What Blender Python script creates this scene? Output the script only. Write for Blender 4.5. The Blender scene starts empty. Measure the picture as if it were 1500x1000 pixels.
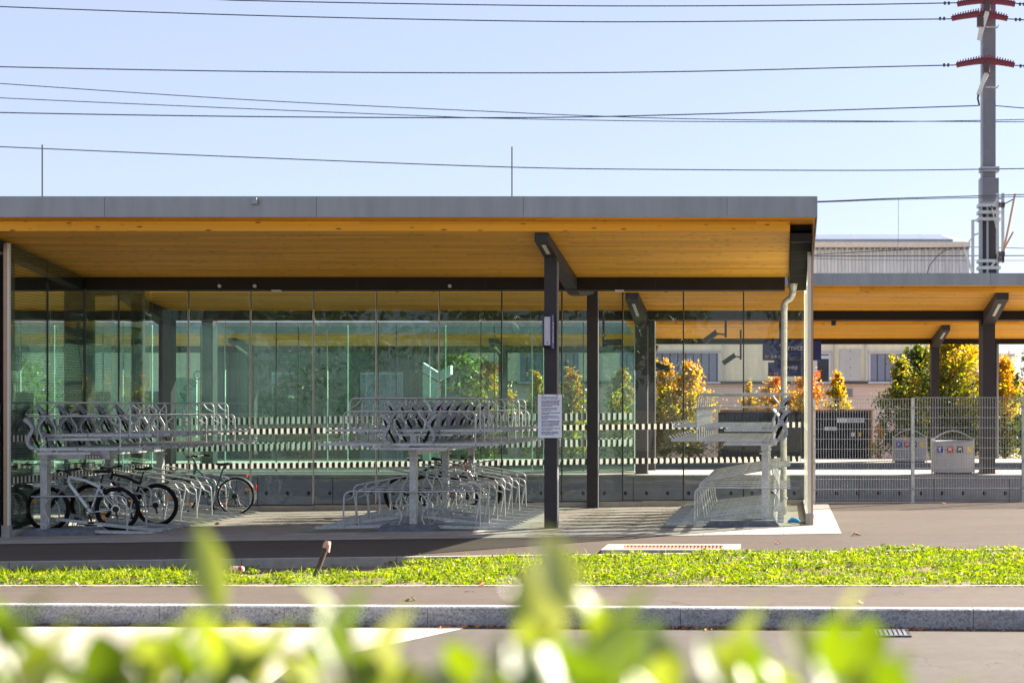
import bpy, math, random
import numpy as np
from mathutils import Vector, Matrix
random.seed(7); rng = np.random.default_rng(11)
PI = math.pi
sc = bpy.context.scene
COL = sc.collection

# ------------------------------------------------------------------ camera geometry
F, CX, CY, CZ = 2083.0, 1148.0, 595.0, 1.9      # focal length in photo pixels, principal point, eye height
def at(x, y, d):
    s = F / d
    return Vector(((x - CX) / s, d, CZ + (CY - y) / s))
def smooth(t):
    t = max(0.0, min(1.0, t)); return t * t * (3 - 2 * t)
def gz(x, y):                                    # the forecourt rises gently to the right
    return 0.0125 * max(-16.0, min(8.0, x)) * smooth((y - 15.05) / 3.3)

# ------------------------------------------------------------------ materials
MATS = {}
def nodes(name):
    m = bpy.data.materials.new(name); m.use_nodes = True
    nt = m.node_tree; nt.nodes.clear()
    out = nt.nodes.new('ShaderNodeOutputMaterial')
    MATS[name] = m
    return m, nt, out
def N(nt, t, **kw):
    n = nt.nodes.new(t)
    for k, v in kw.items():
        if k in n.inputs: n.inputs[k].default_value = v
        else: setattr(n, k, v)
    return n
def L(nt, a, b): nt.links.new(a, b)
def c4(c): return (c[0], c[1], c[2], 1.0)
def ramp(nt, stops):
    r = nt.nodes.new('ShaderNodeValToRGB'); e = r.color_ramp.elements
    while len(e) < len(stops): e.new(0.5)
    for i, (p, c) in enumerate(stops): e[i].position = p; e[i].color = c4(c)
    return r
def coords(nt, scale=(1, 1, 1), kind='Object', rot=(0, 0, 0)):
    tc = nt.nodes.new('ShaderNodeTexCoord'); mp = nt.nodes.new('ShaderNodeMapping')
    mp.inputs['Scale'].default_value = scale; mp.inputs['Rotation'].default_value = rot
    L(nt, tc.outputs[kind], mp.inputs['Vector']); return mp.outputs['Vector']

def plain(name, c, rough=0.6, metal=0.0, var=0.12, scale=6.0, bump=0.0, bscale=60.0, spec=0.5, stretch=(1, 1, 1), coat=0.0):
    m, nt, out = nodes(name)
    p = N(nt, 'ShaderNodeBsdfPrincipled', Roughness=rough, Metallic=metal)
    p.inputs['Specular IOR Level'].default_value = spec
    if coat: p.inputs['Coat Weight'].default_value = coat
    v = coords(nt, stretch)
    n = N(nt, 'ShaderNodeTexNoise', Scale=scale, Detail=6.0, Roughness=0.62); L(nt, v, n.inputs['Vector'])
    r = ramp(nt, [(0.28, [x * (1 - var) for x in c]), (0.72, [min(1, x * (1 + var)) for x in c])])
    L(nt, n.outputs['Fac'], r.inputs['Fac']); L(nt, r.outputs['Color'], p.inputs['Base Color'])
    if bump:
        n2 = N(nt, 'ShaderNodeTexNoise', Scale=bscale, Detail=3.0); L(nt, v, n2.inputs['Vector'])
        b = N(nt, 'ShaderNodeBump', Strength=bump, Distance=0.01); L(nt, n2.outputs['Fac'], b.inputs['Height']); L(nt, b.outputs['Normal'], p.inputs['Normal'])
    L(nt, p.outputs['BSDF'], out.inputs['Surface']); return m

def asphalt(name, dark, light, fine=130.0, patch=0.7, crack=0.0):
    m, nt, out = nodes(name)
    p = N(nt, 'ShaderNodeBsdfPrincipled', Roughness=0.85); p.inputs['Specular IOR Level'].default_value = 0.25
    v = coords(nt); v2 = coords(nt, (0.35, 1.6, 1))
    a = N(nt, 'ShaderNodeTexNoise', Scale=fine, Detail=2.0); L(nt, v, a.inputs['Vector'])
    b = N(nt, 'ShaderNodeTexNoise', Scale=patch, Detail=7.0, Roughness=0.65); L(nt, v2, b.inputs['Vector'])
    s = N(nt, 'ShaderNodeTexVoronoi', Scale=42.0); L(nt, v, s.inputs['Vector'])
    mix = N(nt, 'ShaderNodeMath', operation='MULTIPLY_ADD'); L(nt, b.outputs['Fac'], mix.inputs[0]); mix.inputs[1].default_value = 0.55
    h = N(nt, 'ShaderNodeMath', operation='MULTIPLY'); L(nt, a.outputs['Fac'], h.inputs[0]); h.inputs[1].default_value = 0.45
    L(nt, h.outputs[0], mix.inputs[2])
    st = N(nt, 'ShaderNodeTexNoise', Scale=5.5, Detail=5.0, Roughness=0.7); L(nt, v, st.inputs['Vector'])
    ms = N(nt, 'ShaderNodeMath', operation='MULTIPLY_ADD'); L(nt, st.outputs['Fac'], ms.inputs[0]); ms.inputs[1].default_value = 0.5; L(nt, mix.outputs[0], ms.inputs[2])
    r = ramp(nt, [(0.55, dark), (0.98, light)]); L(nt, ms.outputs[0], r.inputs['Fac'])
    spk = ramp(nt, [(0.0, (2.4, 2.3, 2.1)), (0.09, (1, 1, 1))]); spk.color_ramp.interpolation = 'LINEAR'; L(nt, s.outputs['Distance'], spk.inputs['Fac'])
    mx = N(nt, 'ShaderNodeMix', data_type='RGBA', blend_type='MULTIPLY'); mx.inputs[0].default_value = 1.0
    L(nt, r.outputs['Color'], mx.inputs[6]); L(nt, spk.outputs['Color'], mx.inputs[7]); last = mx.outputs[2]
    if crack:
        dn = N(nt, 'ShaderNodeTexNoise', Scale=1.7, Detail=5.0); L(nt, v, dn.inputs['Vector']); ml = N(nt, 'ShaderNodeVectorMath', operation='SCALE'); L(nt, dn.outputs['Color'], ml.inputs[0]); ml.inputs['Scale'].default_value = 1.1
        ad = N(nt, 'ShaderNodeVectorMath', operation='ADD'); L(nt, v, ad.inputs[0]); L(nt, ml.outputs[0], ad.inputs[1])
        cv = N(nt, 'ShaderNodeTexVoronoi', feature='DISTANCE_TO_EDGE', Scale=crack); L(nt, ad.outputs[0], cv.inputs['Vector'])
        cr = ramp(nt, [(0.0, (0.45, 0.43, 0.42)), (0.0035, (1, 1, 1))]); L(nt, cv.outputs['Distance'], cr.inputs['Fac'])
        m4 = N(nt, 'ShaderNodeMix', data_type='RGBA', blend_type='MULTIPLY'); m4.inputs[0].default_value = 0.7; L(nt, last, m4.inputs[6]); L(nt, cr.outputs['Color'], m4.inputs[7]); last = m4.outputs[2]
    L(nt, last, p.inputs['Base Color'])
    bp = N(nt, 'ShaderNodeBump', Strength=0.5, Distance=0.004); L(nt, a.outputs['Fac'], bp.inputs['Height']); L(nt, bp.outputs['Normal'], p.inputs['Normal'])
    L(nt, p.outputs['BSDF'], out.inputs['Surface']); return m

def timber(name, c0, c1, board=0.11, vert=False):
    m, nt, out = nodes(name)
    p = N(nt, 'ShaderNodeBsdfPrincipled', Roughness=0.55); p.inputs['Specular IOR Level'].default_value = 0.3
    v = coords(nt, (0.25, 9.0, 9.0))
    g = N(nt, 'ShaderNodeTexNoise', Scale=2.2, Detail=8.0, Roughness=0.7); L(nt, v, g.inputs['Vector'])
    r = ramp(nt, [(0.3, c0), (0.7, c1)]); L(nt, g.outputs['Fac'], r.inputs['Fac'])
    # boards of differing tone
    tc = N(nt, 'ShaderNodeTexCoord'); sep = N(nt, 'ShaderNodeSeparateXYZ'); L(nt, tc.outputs['Object'], sep.inputs[0])
    dv = N(nt, 'ShaderNodeMath', operation='DIVIDE'); L(nt, sep.outputs['Z' if vert else 'Y'], dv.inputs[0]); dv.inputs[1].default_value = board
    fl = N(nt, 'ShaderNodeMath', operation='FLOOR'); L(nt, dv.outputs[0], fl.inputs[0])
    xo = N(nt, 'ShaderNodeMath', operation='MULTIPLY'); L(nt, sep.outputs['X'], xo.inputs[0]); xo.inputs[1].default_value = 0.33
    st = N(nt, 'ShaderNodeMath', operation='MULTIPLY_ADD'); L(nt, fl.outputs[0], st.inputs[0]); st.inputs[1].default_value = 0.37; L(nt, xo.outputs[0], st.inputs[2])
    fx = N(nt, 'ShaderNodeMath', operation='FLOOR'); L(nt, st.outputs[0], fx.inputs[0])
    cb = N(nt, 'ShaderNodeCombineXYZ'); L(nt, fx.outputs[0], cb.inputs[0]); L(nt, fl.outputs[0], cb.inputs[1])
    wn = N(nt, 'ShaderNodeTexWhiteNoise', noise_dimensions='3D'); L(nt, cb.outputs[0], wn.inputs['Vector'])
    br = ramp(nt, [(0.0, (0.82, 0.81, 0.79)), (1.0, (1.12, 1.12, 1.10))]); L(nt, wn.outputs['Value'], br.inputs['Fac'])
    m1 = N(nt, 'ShaderNodeMix', data_type='RGBA', blend_type='MULTIPLY'); m1.inputs[0].default_value = 1.0
    L(nt, r.outputs['Color'], m1.inputs[6]); L(nt, br.outputs['Color'], m1.inputs[7])
    # knots
    v2 = coords(nt, (1.6, 7.0, 7.0))
    k = N(nt, 'ShaderNodeTexVoronoi', Scale=1.9); k.inputs['Randomness'].default_value = 1.0; L(nt, v2, k.inputs['Vector'])
    kr = ramp(nt, [(0.09, (0.20, 0.12, 0.08)), (0.17, (1, 1, 1))]); L(nt, k.outputs['Distance'], kr.inputs['Fac'])
    m2 = N(nt, 'ShaderNodeMix', data_type='RGBA', blend_type='MULTIPLY'); m2.inputs[0].default_value = 1.0
    L(nt, m1.outputs[2], m2.inputs[6]); L(nt, kr.outputs['Color'], m2.inputs[7])
    # thin joints
    fr = N(nt, 'ShaderNodeMath', operation='FRACT'); L(nt, dv.outputs[0], fr.inputs[0])
    jr = ramp(nt, [(0.0, (0.74, 0.70, 0.64)), (0.04, (1, 1, 1))]); L(nt, fr.outputs[0], jr.inputs['Fac'])
    m3 = N(nt, 'ShaderNodeMix', data_type='RGBA', blend_type='MULTIPLY'); m3.inputs[0].default_value = 0.7
    L(nt, m2.outputs[2], m3.inputs[6]); L(nt, jr.outputs['Color'], m3.inputs[7]); L(nt, m3.outputs[2], p.inputs['Base Color'])
    L(nt, p.outputs['BSDF'], out.inputs['Surface']); return m

def glass(name, tint, refl=0.06, lines=False, film=0.0, filmc=(0.60, 0.74, 0.68, 1)):
    m, nt, out = nodes(name)
    t = N(nt, 'ShaderNodeBsdfTransparent'); t.inputs['Color'].default_value = c4(tint)
    g = N(nt, 'ShaderNodeBsdfGlossy', Roughness=0.0); g.inputs['Color'].default_value = (0.9, 1.0, 0.95, 1)
    wv = N(nt, 'ShaderNodeTexNoise', Scale=0.9, Detail=1.0); vv = coords(nt); L(nt, vv, wv.inputs['Vector']); wb = N(nt, 'ShaderNodeBump', Strength=0.25, Distance=0.02); L(nt, wv.outputs['Fac'], wb.inputs['Height']); L(nt, wb.outputs['Normal'], g.inputs['Normal'])
    lw = N(nt, 'ShaderNodeLayerWeight'); lw.inputs['Blend'].default_value = 0.25
    ma = N(nt, 'ShaderNodeMath', operation='MULTIPLY_ADD'); L(nt, lw.outputs['Fresnel'], ma.inputs[0]); ma.inputs[1].default_value = 0.4; ma.inputs[2].default_value = refl
    mx = N(nt, 'ShaderNodeMixShader'); L(nt, ma.outputs[0], mx.inputs['Fac']); L(nt, t.outputs[0], mx.inputs[1]); L(nt, g.outputs[0], mx.inputs[2])
    last = mx.outputs[0]
    if lines:                                    # the fine printed bird-protection lines and a film of dust
        tc = N(nt, 'ShaderNodeTexCoord'); sep = N(nt, 'ShaderNodeSeparateXYZ'); L(nt, tc.outputs['Object'], sep.inputs[0])
        dv = N(nt, 'ShaderNodeMath', operation='DIVIDE'); L(nt, sep.outputs['Z'], dv.inputs[0]); dv.inputs[1].default_value = 0.046
        fr = N(nt, 'ShaderNodeMath', operation='FRACT'); L(nt, dv.outputs[0], fr.inputs[0])
        lt = N(nt, 'ShaderNodeMath', operation='LESS_THAN'); L(nt, fr.outputs[0], lt.inputs[0]); lt.inputs[1].default_value = 0.14
        ns = N(nt, 'ShaderNodeTexNoise', Scale=3.0, Detail=8.0, Roughness=0.75)
        v = coords(nt, (2.2, 2.2, 0.35)); L(nt, v, ns.inputs['Vector'])
        dr = ramp(nt, [(0.45, (0.0, 0.0, 0.0)), (0.75, (0.010, 0.010, 0.010))]); L(nt, ns.outputs['Fac'], dr.inputs['Fac'])
        ad = N(nt, 'ShaderNodeMath', operation='MULTIPLY_ADD'); L(nt, lt.outputs[0], ad.inputs[0]); ad.inputs[1].default_value = 0.26; L(nt, dr.outputs['Color'], ad.inputs[2])
        d = N(nt, 'ShaderNodeBsdfDiffuse'); d.inputs['Color'].default_value = (0.05, 0.055, 0.05, 1)
        m2 = N(nt, 'ShaderNodeMixShader'); L(nt, ad.outputs[0], m2.inputs['Fac']); L(nt, last, m2.inputs[1]); L(nt, d.outputs[0], m2.inputs[2]); last = m2.outputs[0]
    if film:                                     # film of grime and print; a strong one puts sunlight into the colour
        d1 = N(nt, 'ShaderNodeBsdfDiffuse'); d1.inputs['Color'].default_value = filmc; t1 = N(nt, 'ShaderNodeBsdfTranslucent'); t1.inputs['Color'].default_value = filmc
        a1 = N(nt, 'ShaderNodeAddShader'); L(nt, d1.outputs[0], a1.inputs[0]); L(nt, t1.outputs[0], a1.inputs[1])
        m3 = N(nt, 'ShaderNodeMixShader'); m3.inputs['Fac'].default_value = film; L(nt, last, m3.inputs[1]); L(nt, a1.outputs[0], m3.inputs[2]); last = m3.outputs[0]
    L(nt, last, out.inputs['Surface']); return m

def leafmat(name, stops, trans=0.45, gloss=0.06, rough=0.35):
    m, nt, out = nodes(name)
    a = N(nt, 'ShaderNodeAttribute', attribute_name='tint')
    r = ramp(nt, stops); L(nt, a.outputs['Fac'], r.inputs['Fac'])
    d = N(nt, 'ShaderNodeBsdfDiffuse'); t = N(nt, 'ShaderNodeBsdfTranslucent'); g = N(nt, 'ShaderNodeBsdfGlossy', Roughness=rough)
    L(nt, r.outputs['Color'], d.inputs['Color'])
    hs = N(nt, 'ShaderNodeHueSaturation', Saturation=1.15, Value=1.5); L(nt, r.outputs['Color'], hs.inputs['Color']); L(nt, hs.outputs['Color'], t.inputs['Color'])
    m1 = N(nt, 'ShaderNodeMixShader'); m1.inputs['Fac'].default_value = trans; L(nt, d.outputs[0], m1.inputs[1]); L(nt, t.outputs[0], m1.inputs[2])
    m2 = N(nt, 'ShaderNodeMixShader'); m2.inputs['Fac'].default_value = gloss; L(nt, m1.outputs[0], m2.inputs[1]); L(nt, g.outputs[0], m2.inputs[2])
    L(nt, m2.outputs[0], out.inputs['Surface']); return m

def pavers(name, c0, c1, lx, ly, gap=0.012, gapc=0.5):
    m, nt, out = nodes(name)
    p = N(nt, 'ShaderNodeBsdfPrincipled', Roughness=0.8); p.inputs['Specular IOR Level'].default_value = 0.25
    b = N(nt, 'ShaderNodeTexBrick'); b.inputs['Scale'].default_value = 1.0
    b.inputs['Brick Width'].default_value = lx; b.inputs['Row Height'].default_value = ly; b.inputs['Mortar Size'].default_value = gap * 0.5
    b.inputs['Color1'].default_value = c4(c0); b.inputs['Color2'].default_value = c4(c1); b.inputs['Mortar'].default_value = c4([x * gapc for x in c0])
    v = coords(nt); L(nt, v, b.inputs['Vector'])
    n = N(nt, 'ShaderNodeTexNoise', Scale=2.2, Detail=8.0, Roughness=0.7); L(nt, v, n.inputs['Vector'])
    r = ramp(nt, [(0.3, (0.74, 0.73, 0.71)), (0.7, (1.08, 1.08, 1.08))]); L(nt, n.outputs['Fac'], r.inputs['Fac'])
    mx = N(nt, 'ShaderNodeMix', data_type='RGBA', blend_type='MULTIPLY'); mx.inputs[0].default_value = 1.0
    L(nt, b.outputs['Color'], mx.inputs[6]); L(nt, r.outputs['Color'], mx.inputs[7]); L(nt, mx.outputs[2], p.inputs['Base Color'])
    L(nt, p.outputs['BSDF'], out.inputs['Surface']); return m

asphalt('asphalt_path', (0.052, 0.040, 0.0325), (0.086, 0.068, 0.056))
asphalt('asphalt_pavement', (0.068, 0.054, 0.045), (0.106, 0.087, 0.073), crack=0.22)
asphalt('asphalt_road', (0.069, 0.060, 0.053), (0.107, 0.095, 0.084), crack=0.32)
plain('road_concrete', (0.38, 0.345, 0.30), 0.85, var=0.1, scale=3, bump=0.2)
def granite():
    m, nt, out = nodes('granite')
    p = N(nt, 'ShaderNodeBsdfPrincipled', Roughness=0.75); v = coords(nt); v2 = coords(nt, (1.0, 1.0, 2.5))
    a = N(nt, 'ShaderNodeTexVoronoi', Scale=65.0); L(nt, v, a.inputs['Vector']); b = N(nt, 'ShaderNodeTexNoise', Scale=3.2, Detail=8.0, Roughness=0.75); L(nt, v2, b.inputs['Vector'])
    r = ramp(nt, [(0.0, (0.14, 0.14, 0.15)), (0.35, (0.30, 0.30, 0.32)), (1.0, (0.46, 0.46, 0.48))]); L(nt, a.outputs['Color'], r.inputs['Fac'])
    q = ramp(nt, [(0.30, (0.38, 0.34, 0.30)), (0.50, (1, 1, 1))]); L(nt, b.outputs['Fac'], q.inputs['Fac'])
    mx = N(nt, 'ShaderNodeMix', data_type='RGBA', blend_type='MULTIPLY'); mx.inputs[0].default_value = 0.8; L(nt, r.outputs['Color'], mx.inputs[6]); L(nt, q.outputs['Color'], mx.inputs[7]); L(nt, mx.outputs[2], p.inputs['Base Color'])
    n2 = N(nt, 'ShaderNodeTexNoise', Scale=40.0, Detail=4.0); L(nt, v, n2.inputs['Vector']); bp = N(nt, 'ShaderNodeBump', Strength=0.7, Distance=0.012); L(nt, n2.outputs['Fac'], bp.inputs['Height']); L(nt, bp.outputs['Normal'], p.inputs['Normal'])
    L(nt, p.outputs['BSDF'], out.inputs['Surface'])
granite()
plain('concrete_edge', (0.34, 0.31, 0.28), 0.85, var=0.18, scale=9, bump=0.3)
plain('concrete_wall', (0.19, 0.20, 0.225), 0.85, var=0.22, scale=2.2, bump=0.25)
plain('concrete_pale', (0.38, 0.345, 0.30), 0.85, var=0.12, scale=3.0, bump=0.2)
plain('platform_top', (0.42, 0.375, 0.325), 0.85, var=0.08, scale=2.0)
plain('concrete_plinth', (0.40, 0.37, 0.33), 0.85, var=0.15, scale=5.0, bump=0.2)
plain('soil', (0.14, 0.095, 0.06), 0.95, var=0.4, scale=18, bump=1.0, bscale=50)
plain('base_ground', (0.24, 0.21, 0.18), 0.95, var=0.25, scale=1.0)
pavers('floor_pavers', (0.28, 0.255, 0.225), (0.32, 0.29, 0.255), 0.9, 0.45)
pavers('strip_pavers', (0.29, 0.27, 0.25), (0.35, 0.325, 0.30), 0.6, 0.43)
plain('rack_pad_concrete', (0.23, 0.235, 0.20), 0.85, var=0.16, scale=4)
plain('fascia_metal', (0.27, 0.287, 0.31), 0.45, 0.2, var=0.13, scale=3.0, stretch=(1.6, 1, 0.25))
plain('dark_steel', (0.038, 0.034, 0.038), 0.55, 0.0, var=0.12, scale=3, spec=0.3)
plain('gutter_steel', (0.020, 0.015, 0.013), 0.6, 0.0, var=0.12, scale=3, spec=0.2)
plain('louvre_steel', (0.009, 0.008, 0.007), 0.7, 0.0, var=0.1, spec=0.15)
timber('timber_soffit', (0.60, 0.29, 0.030), (0.83, 0.445, 0.058))
timber('timber_edge', (0.92, 0.42, 0.025), (0.97, 0.52, 0.045), vert=True)
timber('timber_overhang', (0.66, 0.32, 0.04), (0.82, 0.43, 0.07))
def galv(name, c, metal=0.55, rough=0.42):
    m, nt, out = nodes(name)
    p = N(nt, 'ShaderNodeBsdfPrincipled', Roughness=rough, Metallic=metal)
    v = coords(nt); vo = N(nt, 'ShaderNodeTexVoronoi', Scale=38.0); L(nt, v, vo.inputs['Vector'])
    n = N(nt, 'ShaderNodeTexNoise', Scale=5.0, Detail=6.0); L(nt, v, n.inputs['Vector'])
    a = N(nt, 'ShaderNodeMath', operation='ADD'); L(nt, vo.outputs['Color'], a.inputs[0]); L(nt, n.outputs['Fac'], a.inputs[1])
    r = ramp(nt, [(0.3, [x * 0.7 for x in c]), (1.0, [x * 1.22 for x in c])])
    h = N(nt, 'ShaderNodeMath', operation='MULTIPLY'); L(nt, a.outputs[0], h.inputs[0]); h.inputs[1].default_value = 0.55
    L(nt, h.outputs[0], r.inputs['Fac']); L(nt, r.outputs['Color'], p.inputs['Base Color'])
    rr = N(nt, 'ShaderNodeMath', operation='MULTIPLY_ADD'); L(nt, n.outputs['Fac'], rr.inputs[0]); rr.inputs[1].default_value = 0.3; rr.inputs[2].default_value = rough - 0.12
    L(nt, rr.outputs[0], p.inputs['Roughness'])
    L(nt, p.outputs['BSDF'], out.inputs['Surface']); return m
galv('galvanised', (0.50, 0.515, 0.525), 0.3, 0.38)
galv('fence_wire', (0.30, 0.32, 0.33), 0.3, 0.5)
galv('galvanised_dull', (0.36, 0.38, 0.41), 0.3, 0.45)
galv('zinc', (0.42, 0.42, 0.40), 0.7, 0.38)
plain('plate_steel', (0.13, 0.14, 0.165), 0.6, 0.1, var=0.35, scale=9, spec=0.3)
plain('aluminium_trim', (0.66, 0.62, 0.54), 0.45, 0.1, var=0.05)
plain('copper_trim', (0.42, 0.27, 0.18), 0.45, 0.2, var=0.1)
plain('mast_grey', (0.15, 0.15, 0.175), 0.5, 0.15, var=0.08)
plain('wire', (0.035, 0.04, 0.06), 0.5, 0.3, var=0.05)
plain('insulator_red', (0.17, 0.016, 0.022), 0.4, var=0.15, scale=14)
plain('insulator_brown', (0.07, 0.03, 0.028), 0.3, var=0.1)
plain('bracket_pale', (0.58, 0.57, 0.52), 0.5, 0.2, var=0.12)
plain('rubber', (0.008, 0.008, 0.009), 0.8, var=0.1, spec=0.2)
plain('black_paint', (0.007, 0.007, 0.008), 0.4, var=0.1, spec=0.35)
plain('silver_paint', (0.66, 0.68, 0.74), 0.32, 0.25, var=0.05, coat=0.4)
plain('teal_paint', (0.02, 0.10, 0.10), 0.35, 0.1, var=0.08, coat=0.3)
plain('red_paint', (0.42, 0.02, 0.025), 0.35, var=0.05, coat=0.3)
plain('chrome', (0.7, 0.7, 0.7), 0.25, 0.9, var=0.04)
plain('reflector_orange', (0.95, 0.30, 0.015), 0.3, var=0.03)
plain('reflector_red', (0.70, 0.02, 0.015), 0.3, var=0.03)
plain('sign_blue', (0.020, 0.018, 0.145), 0.4, var=0.05)
plain('sign_blue_light', (0.10, 0.09, 0.30), 0.4, var=0.08)
plain('sign_grey', (0.52, 0.52, 0.56), 0.5, var=0.04)
plain('paper_white', (0.74, 0.77, 0.86), 0.6, var=0.03)
plain('ink', (0.05, 0.06, 0.16), 0.7, var=0.2, scale=80)
plain('ink_brown', (0.16, 0.07, 0.05), 0.7, var=0.2, scale=80)
plain('letter_white', (0.82, 0.82, 0.85), 0.5, var=0.03)
plain('letter_orange', (0.80, 0.35, 0.03), 0.5, var=0.03)
def enamel():
    m, nt, out = nodes('frit_white'); d = N(nt, 'ShaderNodeBsdfDiffuse'); t = N(nt, 'ShaderNodeBsdfTranslucent'); a = N(nt, 'ShaderNodeMixShader'); a.inputs['Fac'].default_value = 0.45
    n = N(nt, 'ShaderNodeTexNoise', Scale=4.0); r = ramp(nt, [(0.3, (0.80, 0.78, 0.70)), (0.7, (0.9, 0.89, 0.82))]); L(nt, n.outputs['Fac'], r.inputs['Fac'])
    for q in (d, t): L(nt, r.outputs['Color'], q.inputs['Color'])
    L(nt, d.outputs[0], a.inputs[1]); L(nt, t.outputs[0], a.inputs[2]); L(nt, a.outputs[0], out.inputs['Surface'])
enamel()
plain('frit_shade', (0.035, 0.032, 0.028), 0.6, var=0.05)  # dark dashes paint the shading behind each white frit dash
plain('joint_dark', (0.03, 0.028, 0.026), 0.5, var=0.05)
plain('joint_bright', (0.60, 0.57, 0.52), 0.3, 0.3, var=0.08)
plain('bin_grey', (0.36, 0.36, 0.38), 0.5, 0.15, var=0.06)
plain('bin_yellow', (0.80, 0.50, 0.02), 0.5, var=0.04)
plain('bin_red', (0.50, 0.02, 0.03), 0.5, var=0.04)
plain('bin_blue', (0.02, 0.03, 0.32), 0.5, var=0.04)
plain('bin_black', (0.02, 0.02, 0.02), 0.5, var=0.04)
plain('container_blue', (0.013, 0.015, 0.042), 0.6, 0.0, var=0.3, scale=3, spec=0.25)
plain('rust', (0.22, 0.09, 0.04), 0.85, var=0.4, scale=7)
plain('rust_grate', (0.26, 0.12, 0.07), 0.85, var=0.35, scale=25)
plain('building_upper', (0.90, 0.79, 0.58), 0.9, var=0.14, scale=1.2, stretch=(2.2, 1, 0.5))
plain('building_lower', (0.88, 0.64, 0.52), 0.85, var=0.05, scale=1.0)
plain('building_panel', (0.60, 0.58, 0.54), 0.9, var=0.1, scale=1.5)
plain('window_frame', (0.70, 0.71, 0.80), 0.5, var=0.03)
plain('window_dark', (0.05, 0.06, 0.07), 0.12, var=0.1)
plain('blind_blue', (0.25, 0.265, 0.36), 0.7, var=0.08)
plain('slate_sheet', (0.07, 0.085, 0.09), 0.7, var=0.25, scale=1.0)
plain('ledge', (0.09, 0.085, 0.09), 0.8, var=0.1)
plain('shed_sheet', (0.36, 0.39, 0.45), 0.5, 0.2, var=0.22, scale=0.9, stretch=(3, 1, 0.3))
plain('shed_roof', (0.17, 0.20, 0.27), 0.35, 0.2, var=0.12, scale=0.6)
plain('shed_trim', (0.40, 0.385, 0.37), 0.7, var=0.12)
plain('stone_grey', (0.42, 0.42, 0.46), 0.8, var=0.06)
plain('bark', (0.11, 0.085, 0.065), 0.9, var=0.3, scale=14, bump=0.5)
plain('stake_wood', (0.085, 0.058, 0.04), 0.85, var=0.35, scale=18, bump=0.5)
plain('stake_tip', (0.62, 0.33, 0.26), 0.8, var=0.3, scale=30)
plain('dry_leaf', (0.45, 0.19, 0.07), 0.8, var=0.3, scale=40)
plain('can_white', (0.62, 0.60, 0.52), 0.35, 0.4, var=0.2, scale=30)
plain('can_red', (0.50, 0.05, 0.03), 0.35, 0.3, var=0.1)
plain('cloth_blue', (0.03, 0.28, 0.62), 0.6, var=0.15, scale=30)
plain('brick_brown', (0.20, 0.075, 0.05), 0.8, var=0.25, scale=12)
plain('cabinet_dark', (0.022, 0.024, 0.03), 0.35, var=0.15)
plain('stone_dark', (0.045, 0.042, 0.04), 0.8, var=0.2)
plain('dark_hole', (0.012, 0.012, 0.012), 0.9, var=0.05)
plain('lamp_lens', (0.62, 0.62, 0.60), 0.3, var=0.05)
plain('white_panel', (0.72, 0.80, 0.76), 0.5, var=0.03)
plain('letter_green', (0.02, 0.25, 0.16), 0.5, var=0.03)
glass('clear_glass_face', (0.96, 0.982, 0.968), 0.018, lines=True, film=0.003)
glass('clear_glass', (0.93, 0.965, 0.945), 0.01)
glass('green_glass', (0.775, 0.89, 0.85), 0.02, film=0.005)
glass('side_glass_face', (0.90, 0.95, 0.92), 0.02, lines=True)
glass('sunny_glass', (0.90, 0.95, 0.92), 0.02, film=0.22, filmc=(0.75, 0.73, 0.62, 1))  # sunlit copy of the side glass, its brightness put into a cream film
plain('glass_edge', (0.55, 0.78, 0.66), 0.3, var=0.05)
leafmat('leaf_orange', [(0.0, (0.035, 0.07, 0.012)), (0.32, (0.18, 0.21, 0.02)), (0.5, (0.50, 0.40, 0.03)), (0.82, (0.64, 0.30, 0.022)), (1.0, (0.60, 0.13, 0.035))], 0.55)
leafmat('leaf_dark', [(0.0, (0.012, 0.03, 0.008)), (0.6, (0.035, 0.075, 0.016)), (1.0, (0.10, 0.14, 0.025))], 0.35)
leafmat('leaf_green', [(0.0, (0.03, 0.07, 0.015)), (0.6, (0.07, 0.13, 0.02)), (1.0, (0.20, 0.22, 0.03))], 0.45)
leafmat('leaf_ground', [(0.0, (0.055, 0.11, 0.010)), (0.5, (0.175, 0.25, 0.013)), (0.85, (0.30, 0.32, 0.018)), (1.0, (0.36, 0.28, 0.07))], 0.6, 0.03, 0.4)
leafmat('leaf_hedge', [(0.0, (0.045, 0.085, 0.008)), (0.45, (0.13, 0.18, 0.02)), (0.8, (0.25, 0.29, 0.055)), (1.0, (0.38, 0.38, 0.13))], 0.5, 0.095, 0.45)

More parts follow.
